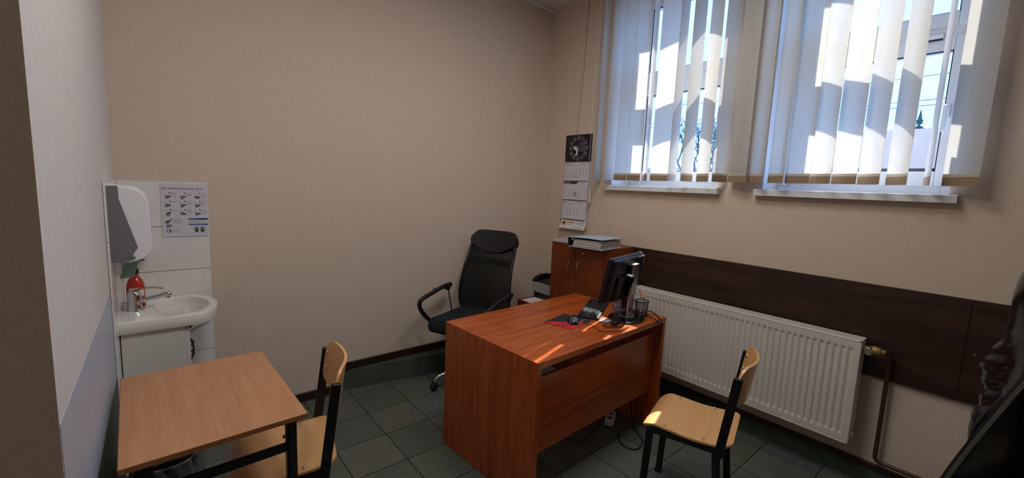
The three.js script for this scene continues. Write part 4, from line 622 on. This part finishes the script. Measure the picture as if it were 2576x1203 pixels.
{
  const t = thing('towel_dispenser', 'grey and white paper towel dispenser on the tiled partition wall', 'dispenser', [XL + 0.01, 1.15, -2.45]);
  const D = 0.13, H = 0.325, s = new THREE.Shape(); s.moveTo(0, 0.01); s.lineTo(0.055, 0.0); s.lineTo(0.1, 0.012); s.quadraticCurveTo(0.127, 0.03, D, 0.06); s.lineTo(D - 0.004, 0.24); s.quadraticCurveTo(0.12, 0.305, 0.07, 0.318); s.lineTo(0.03, H - 0.004); s.lineTo(0, H - 0.004); s.closePath();
  const g = extrude(s, 0.268, 0.006, 16); g.translate(0, 0, -0.274); mesh('cover', g, M.whitePlastic, t);
  const s2 = new THREE.Shape(); s2.moveTo(-0.002, 0.0); s2.lineTo(0.055, 0.002); s2.lineTo(0.062, 0.02); s2.lineTo(0.085, 0.06); s2.lineTo(0.034, 0.27); s2.lineTo(0.033, H); s2.lineTo(0.006, H); s2.quadraticCurveTo(-0.002, H, -0.002, H - 0.012); s2.closePath();
  const g2 = extrude(s2, 0.277, 0.0015); g2.translate(0, 0, -0.276); mesh('body', g2, M.greyPlastic, t);
  mesh('lock', [rot(lathe([[0.004, 0.004], [0.008, 0.004], [0.009, 0.0], [0.004, 0]], 20), PI / 2).translate(0.068, 0.018, 0.004)], M.greyPlastic, t);
  mesh('sight_dots', [0, 1, 2, 3].map((k) => box(0.001, 0.006, 0.004, D + 0.006, 0.13 + k * 0.013, -0.05)), M.greyPlastic, t);
  const p = thing('paper_towel', 'green paper towel hanging from the dispenser', 'paper towel', [XL + 0.052, 1.16, -2.58]);
  mesh('sheet', sheet((u, v) => [-0.03 * u + 0.05 * v, -0.115 * u * (1 - 0.12 * v), -0.02 + 0.05 * v - 0.02 * u], 6, 8, 0.0012), phys({ color: '#acd2bf', roughness: 0.95, transmission: 0.3, thickness: 0 }), p);
  const d = thing('soap_dispenser', 'small white soap dispenser half hidden behind the towel dispenser', 'dispenser', [-0.1, 1.08, ZB + 0.01]);
  mesh('tank', rspan(-0.045, 0.045, 0.0, 0.17, 0, 0.085, 0.012), M.whitePlastic, d); mesh('push_lever', rspan(-0.03, 0.03, 0.0, 0.03, 0.083, 0.1, 0.005), M.whitePlastic, d); mesh('nozzle', rspan(-0.012, 0.03, -0.006, 0.002, 0.05, 0.095, 0.002), M.blackPlastic, d);
}
{ // hand washing poster, A4
  const tex = canvasTex(840, 1188, (x, w, h) => {
    x.fillStyle = '#dcdbe6'; x.fillRect(0, 0, w, h); x.fillStyle = '#a3123c'; x.font = 'italic bold 66px sans-serif'; x.fillText('Jak skutecznie myć ręce?', 10, 130, w - 90);
    const hand = (cx, cy, r, k) => { x.save(); x.translate(cx, cy); x.rotate(r); x.fillStyle = k; x.beginPath(); x.ellipse(0, 0, 55, 24, 0, 0, 2 * PI); x.fill(); x.fillStyle = '#8b9095'; x.beginPath(); x.ellipse(-12, 26, 46, 20, -0.3, 0, 2 * PI); x.fill(); x.restore(); };
    const lines = (px, py, n, l) => { x.fillStyle = '#6b6874'; for (let i = 0; i < n; i++) { x.fillRect(px, py + i * 19, l * (0.7 + 0.3 * ((i * 37 + px) % 10) / 10), 5); } };
    for (let r = 0; r < 3; r++) for (let c = 0; c < 3; c++) { const px = 70 + c * 265, py = 230 + r * 188; hand(px + 55, py + 65, [-0.2, -0.35, 0.3, 0.1, -0.3, -0.1, -0.7, 0.4, 0][r * 3 + c], ['#474b50', '#54585c', '#3e4246'][(r + c) % 3]); x.strokeStyle = '#5d6168'; x.lineWidth = 9; x.beginPath(); x.moveTo(px, py - 10); x.lineTo(px + 16, py + 28); x.stroke(); x.fillStyle = '#a3123c'; x.beginPath(); x.arc(px + 92, py - 20, 15, 0, 2 * PI); x.fill(); lines(px + 116, py - 26, [5, 4, 5, 2, 5, 4, 3, 5, 5][r * 3 + c], 110); }
    hand(110, 850, -0.4, '#474b50'); hand(130, 940, 0, '#6a6e72'); x.fillStyle = '#a3123c'; x.beginPath(); x.arc(170, 800, 15, 0, 2 * PI); x.fill(); lines(200, 795, 6, 190);
    x.fillStyle = '#1b2f7d'; x.fillRect(470, 775, 360, 36); x.fillRect(476, 905, 356, 32); x.fillStyle = '#9aa4cc'; x.fillRect(490, 788, 100, 9); x.fillRect(490, 917, 300, 8); lines(495, 838, 3, 300);
    for (const [cx, f] of [[620, 1], [725, -1]]) { x.fillStyle = '#4c5c63'; x.beginPath(); x.ellipse(cx, 1060, 36, 46, 0, 0, 2 * PI); x.fill(); for (let k = 0; k < 4; k++) { x.beginPath(); x.ellipse(cx + (k - 1.5) * 18, 1005, 8, 38, (k - 1.5) * 0.08, 0, 2 * PI); x.fill(); } x.beginPath(); x.ellipse(cx - f * 44, 1045, 8, 34, -f * 0.8, 0, 2 * PI); x.fill(); }
    x.lineWidth = 10; x.strokeStyle = '#1b2f7d'; x.beginPath(); x.arc(125, 1060, 40, 0, 2 * PI); x.stroke(); x.fillStyle = '#b02a4c'; x.beginPath(); x.moveTo(125, 1030); x.arc(125, 1060, 28, -PI / 2, PI / 2); x.fill(); lines(190, 1045, 3, 110);
  });
  const g = sheet((u, v) => [-0.105 + u * 0.21, -0.1485 + v * 0.297, 0.001 + 0.0015 * Math.sin(u * 3) * (1 - v)], 6, 6, 0.0008);
  const m = mesh('poster', g, phys({ map: tex, roughness: 0.45, clearcoat: 0.3, clearcoatRoughness: 0.25 })); m.position.set(0.117, 1.333, ZB + 0.0105); m.rotation.z = -0.01; tag(m, 'printed hand washing instructions poster on the white tiles', 'poster');
}
// ---------------------------------------------------------------- person standing at the right, facing the viewer
{
  const p = thing('person', 'person in an open black leather jacket over a navy shirt at the right edge', 'person', [1.88, 0, 0.26]);
  // local: facing -x, their right hand side towards -z
  const cap = (a, b, ra, rb) => { const d = [b[0] - a[0], b[1] - a[1], b[2] - a[2]], l = d[0] * d[0] + d[1] * d[1] + d[2] * d[2]; return (x, y, z) => { const px = x - a[0], py = y - a[1], pz = z - a[2], t = Math.max(0, Math.min(1, (px * d[0] + py * d[1] + pz * d[2]) / l)); return Math.hypot(px - d[0] * t, py - d[1] * t, pz - d[2] * t) - lerp(ra, rb, t); }; };
  const ell = (c, r) => (x, y, z) => { const a = (x - c[0]) / r[0], b = (y - c[1]) / r[1], d = (z - c[2]) / r[2], k = Math.hypot(a, b, d); return (k - 1) * Math.min(...r); };
  const smin = (a, b, k) => { const h = Math.max(0, k - Math.abs(a - b)) / k; return Math.min(a, b) - h * h * k * 0.25; };
  const join = (fs, k) => (x, y, z) => { let d = fs[0](x, y, z); for (let i = 1; i < fs.length; i++) d = smin(d, fs[i](x, y, z), k); return d; };
  const J = { sh: [0.02, 1.345, 0.165], el: [0.075, 1.06, 0.205], wr: [0.03, 0.80, 0.238], hip: [0.01, 0.9, 0.09], kn: [-0.01, 0.49, 0.095], an: [0.03, 0.09, 0.1] };
  const side = (j, s) => [j[0], j[1], j[2] * s];
  const squash = (f, cx, k) => (x, y, z) => f(cx + (x - cx) * k, y, z) / k * 1.15;
  const torso = squash(join([cap([0, 0.93, -0.06], [0, 0.93, 0.06], 0.125, 0.125), cap([0, 1.08, -0.045], [0, 1.08, 0.045], 0.12, 0.12), cap([0, 1.25, -0.07], [0, 1.25, 0.07], 0.115, 0.115), cap([0.005, 1.35, -0.12], [0.005, 1.35, 0.12], 0.06, 0.06)], 0.1), 0, 1.2);
  const neck = cap([0.01, 1.36, 0], [-0.005, 1.5, 0], 0.062, 0.055);
  const legs = [-1, 1].flatMap((s) => [cap(side(J.hip, s), side(J.kn, s), 0.088, 0.058), cap(side(J.kn, s), side(J.an, s), 0.055, 0.04), cap(side(J.an, s), [-0.1, 0.035, 0.11 * s], 0.04, 0.03)]);
  const arms = [-1, 1].flatMap((s) => [cap(side(J.sh, s), side(J.el, s), 0.052, 0.04), cap(side(J.el, s), side(J.wr, s), 0.04, 0.027)]);
  const headC = [-0.012, 1.585, 0];
  const head = join([ell([0.008, 1.61, 0], [0.095, 0.09, 0.075]), ell([-0.028, 1.545, 0], [0.066, 0.082, 0.056]), cap([-0.088, 1.585, 0], [-0.1, 1.55, 0], 0.008, 0.011), cap([-0.088, 1.505, -0.02], [-0.088, 1.505, 0.02], 0.011, 0.011), cap([-0.082, 1.465, 0], [-0.078, 1.468, 0], 0.022, 0.022), cap([-0.08, 1.605, -0.035], [-0.08, 1.605, 0.035], 0.016, 0.016), ell([0.012, 1.575, 0.078], [0.018, 0.032, 0.01]), ell([0.012, 1.575, -0.078], [0.018, 0.032, 0.01])], 0.025);
  const handBones = (s) => { const w = J.wr, zs = w[2] * s, c = [w[0] - 0.005, w[1] - 0.075, zs + 0.004 * s]; const out = [cap([w[0], w[1], zs], [c[0] - 0.02, c[1], c[2]], 0.024, 0.017), cap([w[0], w[1] - 0.01, zs], [c[0] + 0.018, c[1], c[2]], 0.024, 0.015)]; [[-0.028, 0.07], [-0.01, 0.078], [0.009, 0.072], [0.026, 0.058]].forEach(([dx, l]) => { const a = [c[0] + dx, c[1] - 0.005, c[2]], m = [a[0] - 0.002, a[1] - l * 0.52, a[2] - 0.008 * s], e = [a[0] - 0.003, a[1] - l * 0.96, a[2] - 0.026 * s]; out.push(cap(a, m, 0.0092, 0.0084), cap(m, e, 0.0084, 0.007)); }); out.push(cap([w[0] - 0.02, w[1] - 0.02, zs], [c[0] - 0.05, c[1] + 0.005, c[2] - 0.008 * s], 0.014, 0.011), cap([c[0] - 0.05, c[1] + 0.005, c[2] - 0.008 * s], [c[0] - 0.055, c[1] - 0.032, c[2] - 0.016 * s], 0.011, 0.009)); return join(out, 0.007); };
  const skin = std({ color: '#c99d80', roughness: 0.55 });
  const bodyField = join([torso, neck, ...legs, ...arms], 0.05), inner = (x, y, z) => bodyField(x, y, z) + 0.012;
  mesh('body', [surfaceNet(inner, [-0.2, -0.01, -0.36], [0.2, 1.5, 0.36], 0.014), surfaceNet(join([head, cap([0.01, 1.4, 0], [-0.005, 1.52, 0], 0.055, 0.052)], 0.03), [-0.16, 1.38, -0.12], [0.13, 1.73, 0.12], 0.005), surfaceNet(handBones(-1), [-0.08, 0.6, -0.32], [0.1, 0.84, -0.17], 0.0035), surfaceNet(handBones(1), [-0.08, 0.6, 0.17], [0.1, 0.84, 0.32], 0.0035)], skin, p);
  for (const s of [-1, 1]) { const e = mesh('eye', T(new THREE.SphereGeometry(0.0115, 16, 12), -0.0805, 1.582, 0.031 * s), std({ color: '#ece8e4', roughness: 0.15 }), p); mesh('iris', T(new THREE.SphereGeometry(0.0064, 12, 10), -0.0868, 1.582, 0.031 * s), std({ color: '#3c2a1c', roughness: 0.15 }), e); mesh('eyebrow', bar([-0.094, 1.604, 0.016 * s], [-0.09, 1.606, 0.046 * s], 0.008, 0.008), std({ color: '#33261c', roughness: 0.9 }), p); }
  mesh('mouth', bar([-0.097, 1.506, -0.022], [-0.097, 1.506, 0.022], 0.006, 0.01), std({ color: '#a8685c', roughness: 0.5 }), p);
  const hairField = (x, y, z) => { const d = ell([0.014, 1.615, 0], [0.108, 0.101, 0.087])(x, y, z), line = x < -0.03 ? 1.648 - 0.1 * (x + 0.03) : x < 0.03 ? lerp(1.648, 1.6, (x + 0.03) / 0.06) : lerp(1.6, 1.5, Math.min(1, (x - 0.03) / 0.05)); return Math.max(d + 0.003 * Math.sin(z * 160 + x * 40), line - y); };
  mesh('hair', surfaceNet(hairField, [-0.13, 1.5, -0.11], [0.14, 1.74, 0.11], 0.006), std({ color: '#352a22', roughness: 0.75 }), p);
  // clothes
  const shirtField = (x, y, z) => Math.max(join([torso, cap([0.005, 1.36, 0], [0.0, 1.44, 0], 0.07, 0.066)], 0.05)(x, y, z) - 0.014 - 0.003 * Math.sin(y * 38 + z * 30 + x * 20), y - 1.425, 0.79 - y);
  mesh('shirt', surfaceNet(shirtField, [-0.22, 0.77, -0.24], [0.22, 1.46, 0.24], 0.009), std({ map: speckle([38, 47, 78], 12, 81, 0.1), roughness: 0.95 }), p);
  const trouserField = (x, y, z) => Math.max(join([...[-1, 1].flatMap((s) => [cap(side(J.hip, s), side(J.kn, s), 0.1, 0.075), cap(side(J.kn, s), [0.03, 0.05, 0.1 * s], 0.073, 0.064)]), squash(cap([0, 0.93, -0.06], [0, 0.93, 0.06], 0.13, 0.13), 0, 1.2)], 0.04)(x, y, z) + 0.003 * Math.sin(y * 55 + x * 30), y - 0.98, 0.03 - y);
  mesh('trousers', surfaceNet(trouserField, [-0.2, 0.01, -0.26], [0.2, 1.0, 0.26], 0.011), std({ color: '#20242e', roughness: 0.9 }), p);
  for (const s of [-1, 1]) mesh('shoe', surfaceNet((x, y, z) => Math.max(join([cap([0.05, 0.045, 0.1 * s], [-0.11, 0.03, 0.112 * s], 0.048, 0.042), cap([0.035, 0.05, 0.1 * s], [0.035, 0.1, 0.1 * s], 0.05, 0.048)], 0.03)(x, y, z), -y + 0.001), [-0.18, -0.01, 0.1 * s - 0.09], [0.12, 0.17, 0.1 * s + 0.09], 0.007), M.gloss, p);
  const leather = phys({ color: '#08090c', roughness: 0.26, clearcoat: 0.5, clearcoatRoughness: 0.16, bumpMap: bumpTex(83, 0.06, 0.4), bumpScale: 0.0006 });
  const fold = (x, y, z) => { const e = Math.exp(-(((y - 1.0) / 0.13) ** 2)), q = Math.sin((y + 0.35 * Math.abs(z) + 0.25 * x) * 118 + 1.8 * Math.sin(z * 33 + x * 21)); return 0.005 * e * (q > 0 ? q : 0.6 * q) + 0.004 * Math.sin(y * 31 + x * 26 + z * 17); };
  const sleeves = join([-1, 1].flatMap((s) => [cap([0.0, 1.345, 0.14 * s], side(J.el, s), 0.083, 0.068), cap(side(J.el, s), [J.wr[0], J.wr[1] - 0.01, J.wr[2] * s], 0.068, 0.05)]), 0.04);
  const jacketField = (x, y, z) => {
    const shell = Math.max(torso(x, y, z) - 0.042, -(torso(x, y, z) - 0.026)), half = 0.15 + 0.03 * (1.35 - y), open = Math.max(Math.abs(z) - Math.max(0.075, Math.min(0.2, half)), x - 0.02);
    const body = Math.max(shell, -open, y - 1.41, 0.7 - y), cuff = Math.max(sleeves(x, y, z) + fold(x, y, z) * (Math.abs(z) > 0.15 ? 1 : 0.4), 0.785 - y, -(Math.abs(z) - 0.135 + 0.06 * Math.max(0, (y - 1.2) / 0.2)));
    return smin(body, cuff, 0.03);
  };
  const jk = mesh('jacket', surfaceNet(jacketField, [-0.24, 0.66, -0.36], [0.24, 1.46, 0.36], 0.007), leather, p);
  // front edges hang open; on the near side the flap swings out over the sleeve
  for (const s of [-1, 1]) {
    const key = s < 0 ? [[1.40, -0.085, -0.075], [1.3, -0.13, -0.13], [1.2, -0.138, -0.165], [1.1, -0.14, -0.206], [0.98, -0.137, -0.247], [0.86, -0.133, -0.285], [0.736, -0.128, -0.32], [0.66, -0.12, -0.335]] : [[1.40, -0.085, 0.075], [1.3, -0.13, 0.12], [1.2, -0.14, 0.14], [1.1, -0.14, 0.15], [0.98, -0.137, 0.155], [0.86, -0.135, 0.16], [0.736, -0.13, 0.165], [0.66, -0.125, 0.17]];
    const edge = new THREE.CatmullRomCurve3(key.map(([y, x, z]) => V(x, y, z)));
    const hinge = (t) => { const e = edge.getPoint(t); return V(-0.01, Math.min(e.y, 1.36), s * (0.165 + 0.012 * Math.sin(e.y * 20))); };
    mesh('front_panel', sheet((u, v) => { const e = edge.getPoint(u), h = hinge(u), q = h.clone().lerp(e, v); q.x -= 0.03 * Math.sin(PI * v) * (1 + 0.4 * Math.sin(e.y * 33)); q.z += s * 0.01 * Math.sin(PI * v + e.y * 18); return [q.x, q.y, q.z]; }, 40, 10, 0.005), leather, jk);
    const tape = mesh('zip_tape', sheet((u, v) => { const e = edge.getPoint(u); return [e.x - 0.001 - 0.004 * v, e.y, e.z - s * 0.01 * v]; }, 60, 1, 0.002), M.blackPlastic, jk);
    const teeth = [], L = edge.getLength(), n = Math.floor(L / 0.0042); edge.getSpacedPoints(n).forEach((e, i) => { if (e.y < 1.33) teeth.push(box(0.0035, 0.0026, 0.0095, e.x - 0.006, e.y, e.z - s * 0.0115)); });
    const tm = mesh('zip_teeth', teeth, M.steel, jk); tm.userData.kind = 'stuff';
  }
  mesh('collar', sheet((u, v) => { const a = -2.2 + u * 4.4; return [0.012 + Math.cos(a) * (0.085 + 0.012 * v), 1.39 + 0.05 * (1 - v) - 0.02 * Math.abs(a) / 2.2, Math.sin(a) * (0.09 + 0.016 * v)]; }, 30, 6, 0.006), leather, jk);
}
// ---------------------------------------------------------------- outside the windows
{
  const ground = mesh('ground', metricUV(clean(box(150, 0.4, 160, XO + 75.02, -1.2, 0))), std({ map: rep(pixels(128, 128, (i, j) => { const n = (i * 7919 + j * 104729) % 37; return [62 + n * 0.5, 65 + n * 0.4, 66 + n * 0.4]; }), 1 / 8), roughness: 1 })); structure(ground, 'grey ground outside the windows', 'ground');
  const house = (name, label, x, z, w, d, h, rh, roofHex, wallHex) => {
    const t = thing(name, label, 'house', [x, -1.0, z]); mesh('wall', span(0, d, 0, h, -w / 2, w / 2), std({ color: wallHex, roughness: 0.9 }), t);
    const s = new THREE.Shape([[-0.5, h], [d + 0.5, h], [d / 2, h + rh]].map((q) => new THREE.Vector2(...q))), g = extrude(s, w + 0.8, 0); g.translate(0, 0, -w / 2 - 0.4); mesh('roof', g, std({ color: roofHex, roughness: 0.8 }), t);
    for (let k = 0; k < 3; k++) { const f = mesh('window', rspan(-0.04, 0.02, h * 0.35, h * 0.75, -w * 0.36 + k * w * 0.3, -w * 0.36 + k * w * 0.3 + 1.2, 0.01), M.pvc, t); mesh('pane', span(-0.05, -0.03, h * 0.37, h * 0.73, -w * 0.36 + k * w * 0.3 + 0.08, -w * 0.36 + k * w * 0.3 + 1.12), std({ color: '#55616e', roughness: 0.1 }), f); }
    mesh('chimney', span(d / 2 - 0.3, d / 2 + 0.3, h + rh - 0.8, h + rh + 0.6, w * 0.2, w * 0.2 + 0.6), std({ color: '#8a5a48', roughness: 0.9 }), t);
  };
  house('house', 'distant house with a blue grey roof seen through the window beside the person', 30, -4.4, 12, 9, 4.3, 2.6, '#1c2530', '#2c343d');
  house('house', 'low distant house seen through the window nearer the calendar', 34, -20.5, 16, 9, 3.0, 2.0, '#1e2630', '#333a42');
  const con = thing('conifer', 'dark pointed conifer rising behind the distant house', 'tree', [46, -1, -5.95]);
  mesh('trunk', cyl(0.25, 0.05, 9, 0, 4.5, 0, 10), std({ color: '#4a3a2c', roughness: 1 }), con);
  const bows = []; for (let k = 0; k < 13; k++) { const y = 1.6 + k * 0.58, r = 2.5 * (1 - k / 13.6); for (let i = 0; i < 11; i++) { const a = i / 11 * 2 * PI + k * 0.7, l = r * R(0.75, 1.08); bows.push(rot(new THREE.ConeGeometry(0.34 * (0.4 + r / 3), l, 5).scale(1, 1, 0.5), 0, 0, -PI / 2 - 0.3).translate(l / 2, 0, 0).rotateY(a).translate(0, y + 0.4, 0)); } } bows.push(new THREE.ConeGeometry(0.2, 1.2, 6).translate(0, 9.3, 0));
  const fol = mesh('foliage', bows, std({ color: '#31473c', roughness: 1 }), con); fol.userData.kind = 'stuff';
  const tree = thing('bare_tree', 'bare leafless tree seen through the window nearer the calendar', 'tree', [13.4, -1, -6.35]);
  const twigs = [], grow = (a, dir, l, r, n) => { const b = a.clone().addScaledVector(dir, l); const m = a.clone().lerp(b, 0.5).add(V(R(-1, 1), R(-1, 1), R(-1, 1)).multiplyScalar(l * 0.06)); twigs.push(new THREE.TubeGeometry(new THREE.CatmullRomCurve3([a, m, b]), 4, r, 5)); if (n > 0) for (let i = 0; i < 3; i++) grow(b, dir.clone().add(V(R(-0.8, 0.8), R(-0.15, 0.6), R(-0.8, 0.8))).normalize(), l * R(0.58, 0.78), r * 0.62, n - 1); };
  grow(V(0, 0, 0), V(0, 1, 0), 1.7, 0.075, 5); mesh('branches', twigs, std({ color: '#5b5350', roughness: 1 }), tree);
  const pw = thing('power_line', 'thin overhead wires crossing the sky outside', 'wires', [24, 0, 0]);
  for (const [y, x] of [[6.65, 0], [5.75, 0.3], [5.45, -0.2]]) mesh('wire', tube([[x, y + 0.5, -34], [x, y, -4], [x, y + 0.45, 26]], 0.016, 40, 5), M.blackPlastic, pw);
  for (const z of [-34, 26]) mesh('pole', cyl(0.14, 0.1, 8.4, 0.05, 3.2, z), M.darkGrey, pw);
}
renderer.render(scene, camera);
